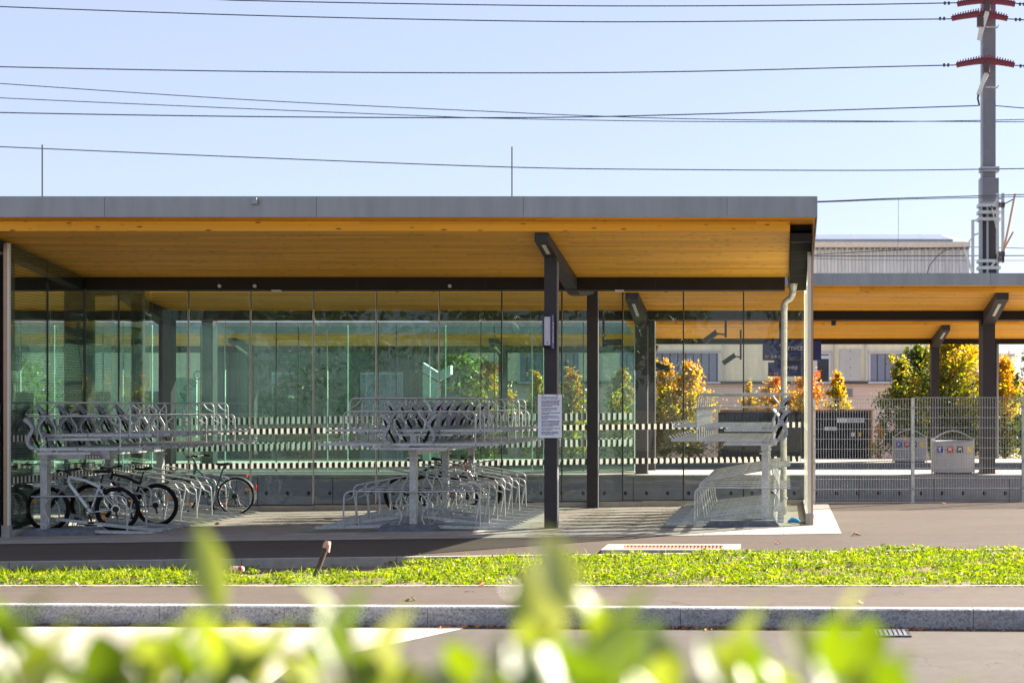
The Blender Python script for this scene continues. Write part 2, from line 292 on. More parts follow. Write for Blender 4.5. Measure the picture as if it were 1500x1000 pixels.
# ------------------------------------------------------------------ mesh helpers
class MB:
    def __init__(s): s.v = []; s.f = []; s.mi = []; s.sm = []; s.mats = []
    def m(s, name):
        if name not in s.mats: s.mats.append(name)
        return s.mats.index(name)
    def add(s, vs, fs, mat, smooth=False):
        k = len(s.v); i = s.m(mat); s.v.extend([tuple(p) for p in vs])
        for f in fs: s.f.append([k + j for j in f]); s.mi.append(i); s.sm.append(smooth)
    def box(s, x0, x1, y0, y1, z0, z1, mat, front=None):
        vs = [(x0, y0, z0), (x1, y0, z0), (x1, y1, z0), (x0, y1, z0), (x0, y0, z1), (x1, y0, z1), (x1, y1, z1), (x0, y1, z1)]
        s.add(vs, [(0, 3, 2, 1), (4, 5, 6, 7), (1, 2, 6, 5), (2, 3, 7, 6), (3, 0, 4, 7)], mat)
        s.add(vs, [(0, 1, 5, 4)], front or mat)
    def bar(s, a, b, w, h, mat, up=(0, 0, 1)):
        a, b = Vector(a), Vector(b); d = (b - a).normalized(); u = Vector(up)
        if abs(d.dot(u)) > 0.98: u = Vector((0, 1, 0))
        r = d.cross(u).normalized(); u = r.cross(d).normalized()
        vs = [p + r * i * w / 2 + u * j * h / 2 for p in (a, b) for i, j in ((-1, -1), (1, -1), (1, 1), (-1, 1))]
        s.add(vs, [(0, 3, 2, 1), (4, 5, 6, 7), (0, 1, 5, 4), (1, 2, 6, 5), (2, 3, 7, 6), (3, 0, 4, 7)], mat)
    def prism(s, prof, x0, x1, mat, axis='x', smooth=False):      # profile in (y,z) extruded along x, or (x,z) along y
        n = len(prof)
        P = (lambda t, p: (t, p[0], p[1])) if axis == 'x' else (lambda t, p: (p[0], t, p[1]))
        vs = [P(x0, p) for p in prof] + [P(x1, p) for p in prof]
        fs = [tuple(range(n)), tuple(range(2 * n - 1, n - 1, -1))] + [(i, n + i, n + (i + 1) % n, (i + 1) % n) for i in range(n)]
        s.add(vs, fs, mat, smooth)
    def tube(s, pts, r, mat, n=8, radii=None, caps=True):
        pts = [Vector(p) for p in pts]; rings = []; prev = None
        for i, p in enumerate(pts):
            d = ((pts[min(i + 1, len(pts) - 1)] - pts[max(i - 1, 0)])).normalized()
            if prev is None:
                u = Vector((0, 0, 1)) if abs(d.z) < 0.9 else Vector((0, 1, 0))
            else: u = prev
            u = (u - d * u.dot(d)).normalized(); w = d.cross(u); prev = u
            rr = radii[i] if radii else r
            rings.append([p + (u * math.cos(2 * PI * k / n) + w * math.sin(2 * PI * k / n)) * rr for k in range(n)])
        vs = [q for ring in rings for q in ring]; fs = []
        for i in range(len(pts) - 1):
            for k in range(n): fs.append((i * n + k, i * n + (k + 1) % n, (i + 1) * n + (k + 1) % n, (i + 1) * n + k))
        s.add(vs, fs, mat, True)
        if caps: s.add(rings[0], [tuple(range(n))[::-1]], mat); s.add(rings[-1], [tuple(range(n))], mat)
    def torus(s, c, R, r, mat, n=40, k=8, axis='y'):
        vs = []; fs = []
        for i in range(n):
            a = 2 * PI * i / n
            for j in range(k):
                b = 2 * PI * j / k; q = R + r * math.cos(b); o = r * math.sin(b)
                vs.append((c[0] + q * math.cos(a), c[1] + o, c[2] + q * math.sin(a)))
        for i in range(n):
            for j in range(k): fs.append((i * k + j, i * k + (j + 1) % k, ((i + 1) % n) * k + (j + 1) % k, ((i + 1) % n) * k + j))
        s.add(vs, fs, mat, True)
    def text(s, txt, M, size, mat, depth=0.004, align='LEFT'):
        c = bpy.data.curves.new('t', 'FONT'); c.body = txt; c.size = size; c.extrude = depth / 2; c.align_x = align; c.resolution_u = 3
        o = bpy.data.objects.new('t', c); COL.objects.link(o)
        dg = bpy.context.evaluated_depsgraph_get(); me = bpy.data.meshes.new_from_object(o.evaluated_get(dg))
        s.add([M @ v.co for v in me.vertices], [tuple(p.vertices) for p in me.polygons], mat)
        bpy.data.objects.remove(o); bpy.data.curves.remove(c); bpy.data.meshes.remove(me)
    def build(s, name, parent=None, origin=None, tint=None):
        o3 = Vector(origin) if origin is not None else (Vector(parent_world(parent)) if parent else Vector((0, 0, 0)))
        me = bpy.data.meshes.new(name)
        me.from_pydata([(v[0] - o3.x, v[1] - o3.y, v[2] - o3.z) for v in s.v], [], s.f)
        for k in s.mats: me.materials.append(MATS[k])
        me.polygons.foreach_set('material_index', s.mi); me.polygons.foreach_set('use_smooth', s.sm)
        if tint is not None:
            at_ = me.attributes.new('tint', 'FLOAT', 'FACE'); at_.data.foreach_set('value', tint)
        me.update()
        o = bpy.data.objects.new(name, me); COL.objects.link(o)
        if parent: o.parent = parent; pw = Vector(parent_world(parent)); o.location = o3 - pw
        else: o.location = o3
        return o
def parent_world(o):
    p = Vector(o.location)
    while o.parent: o = o.parent; p += Vector(o.location)
    return p
def tag(o, label=None, cat=None, group=None, kind=None):
    if label: o['label'] = label
    if cat: o['category'] = cat
    if group: o['group'] = group
    if kind: o['kind'] = kind
    return o
def thing(name, loc, label, cat, group=None, rz=0.0):
    o = bpy.data.objects.new(name, None); COL.objects.link(o); o.location = loc; o.rotation_euler = (0, 0, rz); o.empty_display_size = 0.1
    return tag(o, label, cat, group)
def struct(name, mb, origin=None, kind='structure'):
    o = mb.build(name, None, origin); o['kind'] = kind; return o
def copy_child(src, parent, loc=None, rz=None):
    c = src.copy(); COL.objects.link(c); c.parent = parent
    if loc is not None: c.location = loc
    if rz is not None: c.rotation_euler = (0, 0, rz)
    for ch in src.children:
        d = ch.copy(); COL.objects.link(d); d.parent = c
    return c
def kids(o): return [c for c in bpy.data.objects if c.parent == o]

# ------------------------------------------------------------------ ground
def sheet(name, xs, yl, yh, zf, mat, ny=1, off=0.0):
    mb = MB(); vs = []; fs = []
    for x in xs:
        for j in range(ny + 1):
            a, b = yl(x) if callable(yl) else yl, yh(x) if callable(yh) else yh
            y = a + (b - a) * j / ny; vs.append((x, y, zf(x, y) + off))
    w = ny + 1
    for i in range(len(xs) - 1):
        for j in range(ny): fs.append((i * w + j, (i + 1) * w + j, (i + 1) * w + j + 1, i * w + j + 1))
    mb.add(vs, fs, mat, True); return struct(name, mb)
XS = [-45, -30, -16] + [x * 1.0 for x in range(-15, 9)] + [12, 20, 45]
g = MB(); g.add([(-900, -300, -0.62), (900, -300, -0.62), (900, 1500, -0.62), (-900, 1500, -0.62)], [(0, 1, 2, 3)], 'base_ground'); struct('ground', g)
kerb = lambda x: 13.36 - 0.033 * x
sheet('road', XS, lambda x: -14.0, kerb, lambda x, y: -0.18, 'asphalt_road')
rc = MB(); zc = -0.176
pts = [(690, 917.5), (430, 975), (385, 1010), (-30, 1010), (-700, 1010), (-700, 917.5)]
vs = []
for px, py in pts:
    d = F * (CZ - zc) / (py - CY); x = (px - CX) * d / F; vs.append((x, min(d, kerb(x) - 0.004), zc))
rc.add(vs[::-1], [tuple(range(len(vs)))], 'road_concrete'); struct('road_concrete_bay', rc)
sheet('pavement', XS, lambda x: kerb(x) + 0.135, 15.0, lambda x, y: 0.0, 'asphalt_pavement')
kb = MB(); x = -20.0
while x < 14:
    w = 1.12 + 0.35 * random.random()
    h = 0.004 * random.random(); a = kerb(x); b = kerb(x + w)
    prof = lambda xx, yy: [(xx, yy, -0.24), (xx, yy, -0.010 + h), (xx, yy + 0.014, 0.002 + h), (xx, yy + 0.13, 0.002 + h), (xx, yy + 0.13, -0.24)]
    p0 = prof(x + 0.0025, a + 0.004 * random.random()); p1 = prof(x + w - 0.0025, b + 0.004 * random.random()); n = 5
    kb.add(p0 + p1, [tuple(range(n))[::-1], tuple(range(n, 2 * n))] + [(i, n + i, n + (i + 1) % n, (i + 1) % n)[::-1] for i in range(n)], 'granite')
    x += w
struct('kerb', kb)
sheet('pavement_edging', XS, 15.0, 15.06, lambda x, y: 0.012, 'concrete_edge')
def soilz(x, y):
    z = gz(x, y) * 1.0 - 0.01
    dip = smooth((y - 16.3) / 1.2) * smooth((-3.2 - x) / 2.0)
    return z - 0.09 * dip + 0.012 * math.sin(x * 5.1) * math.sin(y * 7.3)
sheet('flower_bed_soil', [x * 0.25 for x in range(-80, 50)], 15.06, 18.37, soilz, 'soil', ny=18)
eb = MB()
for i in range(-20, 12):
    x0, x1 = i * 1.0 + 0.004, i * 1.0 + 0.996
    z0, z1 = gz(x0, 18.4) + 0.018, gz(x1, 18.4) + 0.018
    vs = [(x0, 18.36, -0.5), (x1, 18.36, -0.5), (x1, 18.45, -0.5), (x0, 18.45, -0.5), (x0, 18.36, z0), (x1, 18.36, z1), (x1, 18.45, z1), (x0, 18.45, z0)]
    eb.add(vs, [(4, 5, 6, 7), (0, 1, 5, 4), (1, 2, 6, 5), (3, 0, 4, 7), (2, 3, 7, 6)], 'concrete_edge')
struct('path_edging', eb)
sheet('cycle_path', XS, 18.45, 21.1, gz, 'asphalt_path', ny=6)
XF = [x for x in XS if x < 0.8] + [0.86]
XR = [0.86, 2, 4, 6, 8, 12, 20, 45]
sheet('paver_strip', XF, 21.1, 22.4, gz, 'strip_pavers', off=0.006)
sheet('shelter_floor', XF, 22.4, 27.62, gz, 'floor_pavers', off=0.004)
sheet('forecourt', XR, 21.1, 27.62, gz, 'asphalt_path', off=0.0)
# white drain stones right of the side wall
rs = MB()
rs.add([(0.52, 22.4, 0.016), (0.86, 22.4, 0.018), (0.86, 27.5, 0.018), (0.52, 27.5, 0.016)], [(0, 1, 2, 3)], 'strip_pavers'); struct('paver_margin', rs)
fe = MB(); fe.box(0.45, 45, 27.62, 27.78, -0.62, 0.035, 'concrete_pale'); fe.box(-45, 0.45, 27.62, 27.78, -0.62, -0.2, 'concrete_pale'); struct('forecourt_edge', fe)

# ------------------------------------------------------------------ platforms
PT = 0.284
def platform(name, y0, y1, holes):
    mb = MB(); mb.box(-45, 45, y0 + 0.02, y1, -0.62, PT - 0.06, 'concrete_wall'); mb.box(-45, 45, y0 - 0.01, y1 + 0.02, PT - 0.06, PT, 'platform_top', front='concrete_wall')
    if holes:
        for i in range(-60, 60):
            c = (0.25 + 0.5 * i, y0 + 0.017, CZ - 127 / (F / y0))
            n = 10; mb.add([(c[0] + 0.042 * math.cos(2 * PI * k / n), c[1], c[2] + 0.05 * math.sin(2 * PI * k / n)) for k in range(n)], [tuple(range(n))[::-1]], 'dark_hole')
        for i in range(-18, 18): mb.box(i * 1.78 - 0.006, i * 1.78 + 0.006, y0 + 0.012, y0 + 0.03, -0.6, PT - 0.065, 'dark_hole')
    return struct(name, mb)
platform('platform', 33.66, 36.6, True); platform('platform.001', 40.55, 43.7, False)
# rails in the two tracks
for ty in (30.0, 31.44, 37.9, 39.3):
    r = MB(); r.box(-45, 45, ty - 0.035, ty + 0.035, -0.62, -0.46, 'rust'); r.box(-45, 45, ty - 0.035, ty + 0.035, -0.457, -0.445, 'galvanised_dull')
    struct('track_rail', r)

# ------------------------------------------------------------------ bike shelter
SL = 0.136
def zsof(d): return 4.58 - SL * (d - 21.75)
XL, XRt = -17.0, 0.495
sh = thing('bike_shelter', (-3.72, 22.75, gz(-3.72, 22.75)), 'long open bike shelter with a grey-edged timber roof on dark steel posts', 'bike shelter')
m = MB(); DF = 21.48; zf0, zf1 = 4.766, 5.05
m.prism([(DF, zf0), (DF, zf1), (25.2, zf1 - 0.136 * 3.7), (28.0, 4.66), (28.0, 4.47), (25.2, zf0 - 0.136 * 3.72)], XL, XRt - 0.012, 'timber_overhang'); 
o = m.build('roof_deck', sh); 
m = MB()
seams = [x for x in [-17.0] + [(px - CX) / 97.0 for px in (-149, 154, 464, 767, 1065)] + [XRt]]
for a, b in zip(seams, seams[1:]): m.box(a + 0.003, b - 0.003, DF - 0.024, DF - 0.003, zf0 - 0.012, zf1 + 0.015, 'fascia_metal')
m.box(XL, XRt, DF - 0.022, DF - 0.004, zf0, zf1 + 0.005, 'joint_dark') if False else None
m.prism([(DF - 0.024, zf0 - 0.012), (DF - 0.024, zf1 + 0.015), (25.25, zf1 + 0.015 - SL * 3.79), (25.25, zf0 - 0.012 - SL * 3.79)], XRt - 0.003, XRt + 0.014, 'fascia_metal')
m.prism([(DF - 0.02, zf1 + 0.004), (DF - 0.02, zf1 + 0.018), (25.2, zf1 + 0.018 - SL * 3.72), (28.02, 4.68), (28.02, 4.45), (28.005, 4.45), (28.005, 4.665), (25.2, zf1 + 0.004 - SL * 3.7)], XL, XRt - 0.004, 'fascia_metal')
m.build('roof_fascia', sh)
m = MB(); d0, d1 = 21.75, 24.86
XC = 0.094
m.prism([(d0, zsof(d0)), (d0, zsof(d0) + 0.147), (d1, zsof(d1) + 0.147), (d1, zsof(d1))], XL, XC, 'timber_soffit'); m.build('soffit_panel', sh)
m = MB(); m.box(XL, XC, d0 - 0.022, d0 - 0.003, zsof(d0) - 0.002, zsof(d0) + 0.148, 'timber_edge'); m.build('soffit_edge_board', sh)
m = MB(); m.box(XL, 0.022, 24.862, 25.2, 3.935, 4.158, 'gutter_steel')
for px in (320, 523, 711, 960): xx = (px - CX) / 83.8; m.box(xx - 0.002, xx + 0.002, 24.8605, 24.863, 3.94, 4.15, 'joint_dark')
m.build('gutter_beam', sh)
m = MB()                                                     # small sensors under the gutter beam
for px in (404, 907): xx = (px - CX) / 83.8; m.box(xx - 0.07, xx + 0.07, 24.84, 24.95, 3.905, 3.935, 'sign_grey'); m.build('ceiling_sensor', sh); m = MB()
for px in (367, 315, 655): xx = (px - CX) / 84.5; m = MB(); m.tube([(xx, 24.83, 4.0), (xx, 24.86, 4.0)], 0.03, 'sign_grey', 10); m.build('spot_lamp', sh)
def frame_beam(xc, w=0.21):
    m = MB(); prof = [(21.84, 4.43), (22.7, 4.27), (25.0, 3.93), (25.25, 3.885), (25.7, 3.89), (27.28, 4.06), (27.28, 4.26), (25.3, 4.12), (24.86, zsof(24.86) - 0.004), (21.84, zsof(21.84) - 0.004)]
    m.prism(prof, xc - w / 2, xc + w / 2, 'dark_steel')
    for i, j in ((-1, 0), (1, 0), (-1, 1), (1, 1)):
        c = Vector((xc + i * (w / 2 - 0.03), 21.836, 4.46 + 0.075 * j)); m.tube([c, c + Vector((0, 0.006, 0))], 0.012, 'joint_dark', 8)
    b = m.build('frame_beam', sh)
    l = MB(); sl = (4.27 - 4.43) / 0.86
    l.prism([(22.02, 4.43 + sl * 0.18 - 0.004), (22.02, 4.43 + sl * 0.18 + 0.02), (22.5, 4.43 + sl * 0.66 + 0.02), (22.5, 4.43 + sl * 0.66 - 0.004)], xc - 0.03, xc + 0.03, 'lamp_lens'); l.build('lamp_lens', b)
frame_beam(-3.72); frame_beam(-12.36)
def shelter_post(xc, d, w, dep, ztop, extra=0.0):
    m = MB(); z0 = gz(xc, d) - 0.02
    m.box(xc - w / 2, xc + w / 2, d - dep / 2, d + dep / 2, z0, ztop, 'dark_steel')
    m.box(xc + w / 2 - 0.001, xc + w / 2 + 0.012, d - dep / 2 + 0.01, d + dep / 2 - 0.004, z0, ztop - 0.12, 'mast_grey')
    m.build('post', sh)
shelter_post(-3.72, 22.75, 0.197, 0.16, 4.33); shelter_post(-12.45, 22.75, 0.197, 0.16, 4.33)
shelter_post(-3.66, 27.22, 0.2, 0.12, 4.1); shelter_post(-12.36, 27.22, 0.2, 0.12, 4.1)
m = MB()                                                     # right end frame with stepped ribs, seen from below
xa, xb = 0.10, 0.43
m.box(xa, xb, 21.86, 21.95, zsof(21.9) - 0.135, zsof(21.9) + 0.0, 'gutter_steel')
for i in range(6):
    y = 22.0 + i * 0.56; zt = zsof(y) + 0.0
    m.prism([(y, zt - 0.04), (y, zt + 0.02), (y + 0.5, zt - 0.05), (y + 0.55, zt - 0.20), (y + 0.5, zt - 0.20)], xa + 0.002, xb - 0.002, 'louvre_steel')
m.prism([(21.95, 4.70), (25.2, 4.27), (25.2, 4.19), (21.95, 4.62)], xa + 0.004, xb - 0.004, 'louvre_steel')
m.prism([(21.86, 4.42), (21.86, 4.70), (25.2, 4.28), (25.2, 3.95)], xb, xb + 0.016, 'gutter_steel')
m.build('end_beam', sh)
# downpipe
m = MB(); dp = 24.9
a = at(1162, 403, dp); b = at(1161, 424, dp)
m.tube([a, at(1162, 408, dp), b], 0.1, 'zinc', 16, radii=[0.11, 0.10, 0.068])
path = [at(1161, 423, dp), at(1161, 430, dp), at(1158, 437, dp), at(1151, 441, dp), at(1148.6, 447, dp), at(1148.6, 460, dp), at(1148, 600, dp), at(1147.5, 753, dp)]
m.tube(path, 0.056, 'zinc', 16)
for yy in (428, 449, 452, 601, 729): c = at(1148.5 if yy > 440 else 1161, yy, dp); m.tube([c - Vector((0, 0, 0.014)), c + Vector((0, 0, 0.014))], 0.064, 'galvanised_dull', 16)
m.build('downpipe', sh)
for px, yt in ((62, 212), (750, 215)):
    m = MB(); d = 23.0; p = at(px, yt, d); zb = zf1 - SL * (d - DF)
    m.tube([(p.x, d, zb), (p.x, d, p.z)], 0.011, 'dark_steel', 6); m.box(p.x - 0.06, p.x + 0.06, d - 0.06, d + 0.06, zb, zb + 0.05, 'concrete_edge'); m.build('lightning_rod', sh)
m = MB(); p = at(373, 296, 21.44); m.prism([(p.x - 0.05, p.z - 0.03), (p.x + 0.04, p.z + 0.06), (p.x + 0.05, p.z - 0.03)], 21.40, 21.45, 'galvanised_dull', 'y'); m.build('fascia_bracket', sh)

# ------------------------------------------------------------------ glass walls
def frit(mb, axis, a0, a1, p, zs, pitch=0.116, w=0.052, h=0.105, side=-1):
    for z in zs:
        n = int((a1 - a0) / pitch)
        for i in range(n):
            a = a0 + (i + 0.3) * pitch
            zz = z + (gz(a, p) if axis == 'x' else 0)
            for k, mt, q in ((0, 'frit_shade', 0.0), (1, 'frit_white', 0.0)):
                b0 = a + k * w; b1 = b0 + w * 0.98
                if axis == 'x': mb.add([(b0, p, zz - h / 2), (b1, p, zz - h / 2), (b1, p, zz + h / 2), (b0, p, zz + h / 2)], [(0, 1, 2, 3)], mt)
                else: mb.add([(p, b0, zz - h / 2), (p, b1, zz - h / 2), (p, b1, zz + h / 2), (p, b0, zz + h / 2)], [(0, 1, 2, 3)], mt)
BW = 27.42
gw = thing('glass_wall', (-5.9, BW, gz(-5.9, BW)), 'long glass back wall of the bike shelter with printed white dashes', 'glass wall')
joints = [(px - CX) / (F / BW) for px in (276, 367, 459, 551, 643, 735, 823, 912, 1001, 1089)]
edges = [-12.18, joints[0]] + joints[1:] + [0.40]
for i, (a, b) in enumerate(zip(edges, edges[1:])):
    m = MB(); zb = gz((a + b) / 2, BW)
    m.box(a + 0.006, b - 0.006, BW - 0.008, BW + 0.008, zb + 0.125, 4.22, 'clear_glass', front='clear_glass_face'); m.build('glass_pane', gw)
for i, x in enumerate(edges[1:-1]):
    m = MB(); bright = i < 6
    m.box(x - 0.011, x + 0.007, BW - 0.014, BW + 0.012, gz(x, BW) + 0.12, 4.22, 'joint_bright' if i < 5 else 'joint_dark')
    m.box(x + 0.008, x + 0.015, BW - 0.012, BW + 0.012, gz(x, BW) + 0.12, 4.22, 'joint_dark'); m.build('glass_joint', gw)
for zz in (1.545, 0.885): m = MB(); frit(m, 'x', -12.1, 0.36, BW - 0.0125, (zz,)); m.build('frit_band', gw)
m = MB()
for i in range(12):
    a = -12.18 + i * 1.05; b = min(a + 1.05, 0.46)
    z = gz((a + b) / 2, BW); m.box(a + 0.002, b - 0.002, BW - 0.045, BW + 0.05, z - 0.03, z + 0.108, 'concrete_plinth')
m.build('plinth', gw)
m = MB()
m.add([], [], 'dark_steel')
for a, b in zip(edges, edges[1:]): z = gz((a + b) / 2, BW); m.box(a, b, BW - 0.022, BW + 0.022, z + 0.109, z + 0.13, 'dark_steel')
m.build('sill_rail', gw)
# side walls
def side_wall(xp, y0, label, cap, n, flip):
    t = thing('glass_wall', (xp, y0, gz(xp, y0)), label, 'glass wall')
    z0 = gz(xp, 24)
    ys = [y0 + (BW - 0.06 - y0) * i / n for i in range(n + 1)]
    for a, b in zip(ys, ys[1:]):
        m = MB(); za = zsof(a) - 0.02; zb2 = zsof(b) - 0.02
        if a > 24.6: za = zb2 = 4.15
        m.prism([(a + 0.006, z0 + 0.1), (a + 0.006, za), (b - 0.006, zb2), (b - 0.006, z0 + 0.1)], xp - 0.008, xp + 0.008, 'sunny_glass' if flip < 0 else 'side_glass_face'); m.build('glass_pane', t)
        if b < BW - 0.2:
            m = MB(); m.box(xp - 0.012, xp + 0.012, b - 0.008, b + 0.008, z0 + 0.1, 3.95, 'joint_dark'); m.build('glass_joint', t)
    m = MB(); m.box(xp - 0.02, xp + 0.035, y0 - 0.03, y0 + 0.004, z0 + 0.12, zsof(y0) - 0.05, cap[0]); m.box(xp + 0.036, xp + 0.07, y0 - 0.026, y0 + 0.02, z0 + 0.12, zsof(y0) - 0.05, cap[1]); m.build('end_profile', t)
    m = MB(); m.box(xp - 0.05, xp + 0.075, y0 - 0.035, y0 + 0.05, z0 - 0.05, z0 + 0.19, 'concrete_edge'); m.box(xp - 0.03, xp + 0.05, y0 + 0.052, BW - 0.06, z0 - 0.03, z0 + 0.098, 'concrete_plinth'); m.build('plinth', t)
    for zz in (1.545, 0.885): m = MB(); frit(m, 'y', y0 + 0.1, BW - 0.1, xp + flip * 0.0125, (zz + z0,)); m.build('frit_band', t)
    return t
side_wall(-12.20, 22.3, 'glass end wall at the far left with a copper-brown front edge strip', ('copper_trim', 'aluminium_trim'), 4, 1)
side_wall(0.40, 22.72, 'sunlit pale glass end wall beside the downpipe and mesh fence', ('aluminium_trim', 'copper_trim'), 3, -1)
m = MB(); 
for yy in (583, 726, 433): p = at(1176.5, yy, 24.0); m.box(p.x - 0.02, p.x + 0.02, 24.0, 24.05, p.z - 0.03, p.z + 0.03, 'dark_steel')

# left: brick pier, cabinet, pillar
m = MB(); m.box(-13.0, -12.42, 22.1, 22.5, -0.3, 4.4, 'brick_brown'); m.box(-13.0, -12.40, 22.08, 22.52, -0.3, 1.95, 'cabinet_dark'); tag(m.build('brick_pier', None, (-12.7, 22.3, -0.16)), 'brown brick pier at the far left edge beside the glass end wall', 'pier')
m = MB(); m.box(-13.02, -12.66, 23.2, 24.0, -0.2, 2.14, 'cabinet_dark'); m.box(-12.97, -12.71, 23.18, 23.2, 0.1, 2.0, 'joint_dark'); tag(m.build('tall_cabinet', None, (-12.84, 23.6, -0.16)), 'tall black cabinet behind the left glass end wall', 'cabinet')
m = MB(); m.box(-13.08, -12.66, 25.85, 26.15, -0.2, 4.0, 'stone_dark'); m.box(-13.02, -12.72, 25.83, 25.85, 0.2, 3.9, 'dark_steel'); tag(m.build('wide_pillar', None, (-12.9, 26, -0.16)), 'broad dark pillar behind the left glass end wall', 'pillar')

# ------------------------------------------------------------------ bike racks
def rack(xp, faces, label, padx, du):
    d0 = 22.75; z0 = gz(xp, d0)
    t = thing('bike_rack', (xp, d0, z0), label, 'bike rack', 'two-tier bike racks in the shelter')
    double = len(faces) == 2
    for k, yy in enumerate((0.0, 2.15, 4.2)):
        m = MB(); m.box(-0.052, 0.052, yy - 0.06, yy + 0.06, 0.04, 1.20, 'galvanised'); m.box(-0.085, 0.085, yy - 0.09, yy + 0.09, 1.14, 1.165, 'galvanised')
        m.box(-0.065, 0.065, yy - 0.075, yy + 0.075, 1.201, 1.31, 'galvanised')
        if double: m.box(-0.045, 0.045, yy - 0.05, yy + 0.05, 1.312, 1.5, 'galvanised')
        p = m.build('post', None); p.parent = t
        b = MB(); l, r = (-0.52, 0.52) if double else ((-0.25, 0.95) if faces[0] > 0 else (-0.95, 0.25))
        b.prism([(l, 0.0), (l + 0.09, 0.1), (r - 0.09, 0.1), (r, 0.0)], yy - (0.3 if k == 0 else 0.09), yy + 0.09, 'plate_steel', 'y'); q = b.build('foot_plate', None); q.parent = t
    m = MB(); m.box(-0.05, 0.05, 0.08, 4.3, 1.20, 1.30, 'galvanised'); q = m.build('cross_beam', None); q.parent = t
    protos = {}
    def upper(hi):
        m = MB()
        m.box(-0.18, 1.52, -0.045, -0.037, -0.02, 0.02, 'galvanised'); m.box(-0.18, 1.52, 0.037, 0.045, -0.02, 0.02, 'galvanised'); m.box(-0.18, 1.52, -0.036, 0.036, -0.02, -0.012, 'galvanised')
        m.box(-0.14, 0.70, -0.03, 0.03, -0.085, -0.045, 'galvanised'); m.box(-0.05, 0.1, -0.042, 0.042, -0.044, -0.022, 'galvanised_dull'); m.box(0.88, 1.0, -0.042, 0.042, -0.065, -0.022, 'galvanised_dull')
        m.bar((1.48, 0, 0.0), (1.56, 0, 0.07), 0.05, 0.012, 'galvanised')
        for u in (1.15, 1.4, 0.5): m.tube([(u, -0.047, 0.0), (u, -0.05, 0.0)], 0.011, 'joint_dark', 8)
        o = m.build('upper_tray', None); o.parent = t
        h = MB(); r = 0.0135; v = 0.075
        pts = [(-0.34, v, 0.52), (1.03, v, 0.52)] + [(1.03 + 0.09 * math.sin(a), v, 0.43 + 0.09 * math.cos(a)) for a in (0.4, 0.8, 1.2, 1.57)] + [(1.12, v, 0.0)]
        h.tube(pts, r, 'galvanised', 8)
        h.tube([(-0.07, v, 0.52), (-0.075, v, 0.48), (-0.115, v, 0.43), (-0.165, v, 0.37), (-0.175, v, 0.32), (-0.16, v, 0.26), (-0.085, v, 0.13), (-0.075, v, 0.08), (-0.085, v, 0.0)], 0.013, 'galvanised', 8)
        h.bar((0.93, v, 0.505), (1.0, v, 0.42), 0.035, 0.01, 'galvanised'); h.bar((1.0, v, 0.42), (1.11, v, 0.36), 0.035, 0.01, 'galvanised')
        ho = h.build('hoop', None); ho.parent = o
        w = MB(); cs = [(-0.14, 0.0), (-0.20, 0.01), (-0.27, 0.05), (-0.295, 0.11), (-0.28, 0.19), (-0.23, 0.27), (-0.215, 0.33), (-0.25, 0.39), (-0.345, 0.475)]
        for sgn in (-1, 1):
            for (a, b) in zip(cs, cs[1:]): w.bar((a[0], sgn * 0.03, a[1]), (b[0], sgn * 0.03, b[1]), 0.012, 0.055, 'galvanised_dull', up=(1, 0, 0.01))
        w.tube([(-0.325, 0, 0.45), (-0.21, 0, 0.18), (-0.13, 0, 0.03)], 0.02, 'rubber', 6)
        wo = w.build('wheel_holder', None); wo.parent = o
        return o
    def lower(hi):
        m = MB(); zi, zo = (0.24, 0.03) if hi else (0.07, 0.03)
        for sgn in (-1, 1): m.bar((-0.25, sgn * 0.032, zi), (1.62, sgn * 0.032, zo), 0.008, 0.045, 'galvanised')
        m.bar((-0.25, 0, zi - 0.016), (1.62, 0, zo - 0.016), 0.06, 0.008, 'galvanised')
        m.bar((1.56, 0, 0.05), (1.68, 0, 0.008), 0.05, 0.012, 'zinc')
        o = m.build('lower_rail', None); o.parent = t
        h = MB(); v = 0.07; a0, a1 = (0.95, 0.69) if hi else (0.6, 0.6); e = 1.10 if hi else 1.15
        pts = [(-0.36, v, a0), (e - 0.1, v, a1 + 0.012), (e - 0.04, v, a1 - 0.01), (e - 0.005, v, a1 - 0.05), (e + 0.005, v, a1 - 0.1), (e - 0.09 if hi else e + 0.02, v, 0.03)]
        h.tube(pts, 0.014, 'galvanised', 8)
        sI = a0 - 0.6
        h.tube([(-0.06, v, a0 - 0.04), (-0.08, v, 0.56 + sI * 0.7), (-0.16, v, 0.46 + sI * 0.6), (-0.17, v, 0.38 + sI * 0.5), (-0.09, v, 0.26 + sI * 0.4), (-0.085, v, 0.17), (-0.14, v, 0.05)], 0.013, 'galvanised', 8)
        h.bar((e - 0.18, v, a1 - 0.01), (e - 0.12, v, a1 - 0.09), 0.035, 0.01, 'galvanised'); h.bar((e - 0.12, v, a1 - 0.09), (e - 0.02, v, a1 - 0.13), 0.035, 0.01, 'galvanised')
        ho = h.build('hoop', None); ho.parent = o
        return o
    first = True
    for f in faces:
        rz = 0.0 if f > 0 else PI
        for k in range(15):
            hi = k % 2; y = -0.32 + 0.335 * k + (0.12 if (double and f < 0) else 0)
            if ('u', hi) not in protos:
                protos['u', hi] = upper(hi); ob = protos['u', hi]
            else: ob = copy_child(protos['u', hi], t)
            ob.location = (f * du, y, 1.585 if hi else 1.372); ob.rotation_euler = (0, 0, rz)
            if k < 14:
                if ('l', hi) not in protos: protos['l', hi] = lower(hi); ob = protos['l', hi]
                else: ob = copy_child(protos['l', hi], t)
                ob.location = (f * du, y + 0.14, 0.012); ob.rotation_euler = (0, 0, rz)
    pm = MB()
    a, b = padx
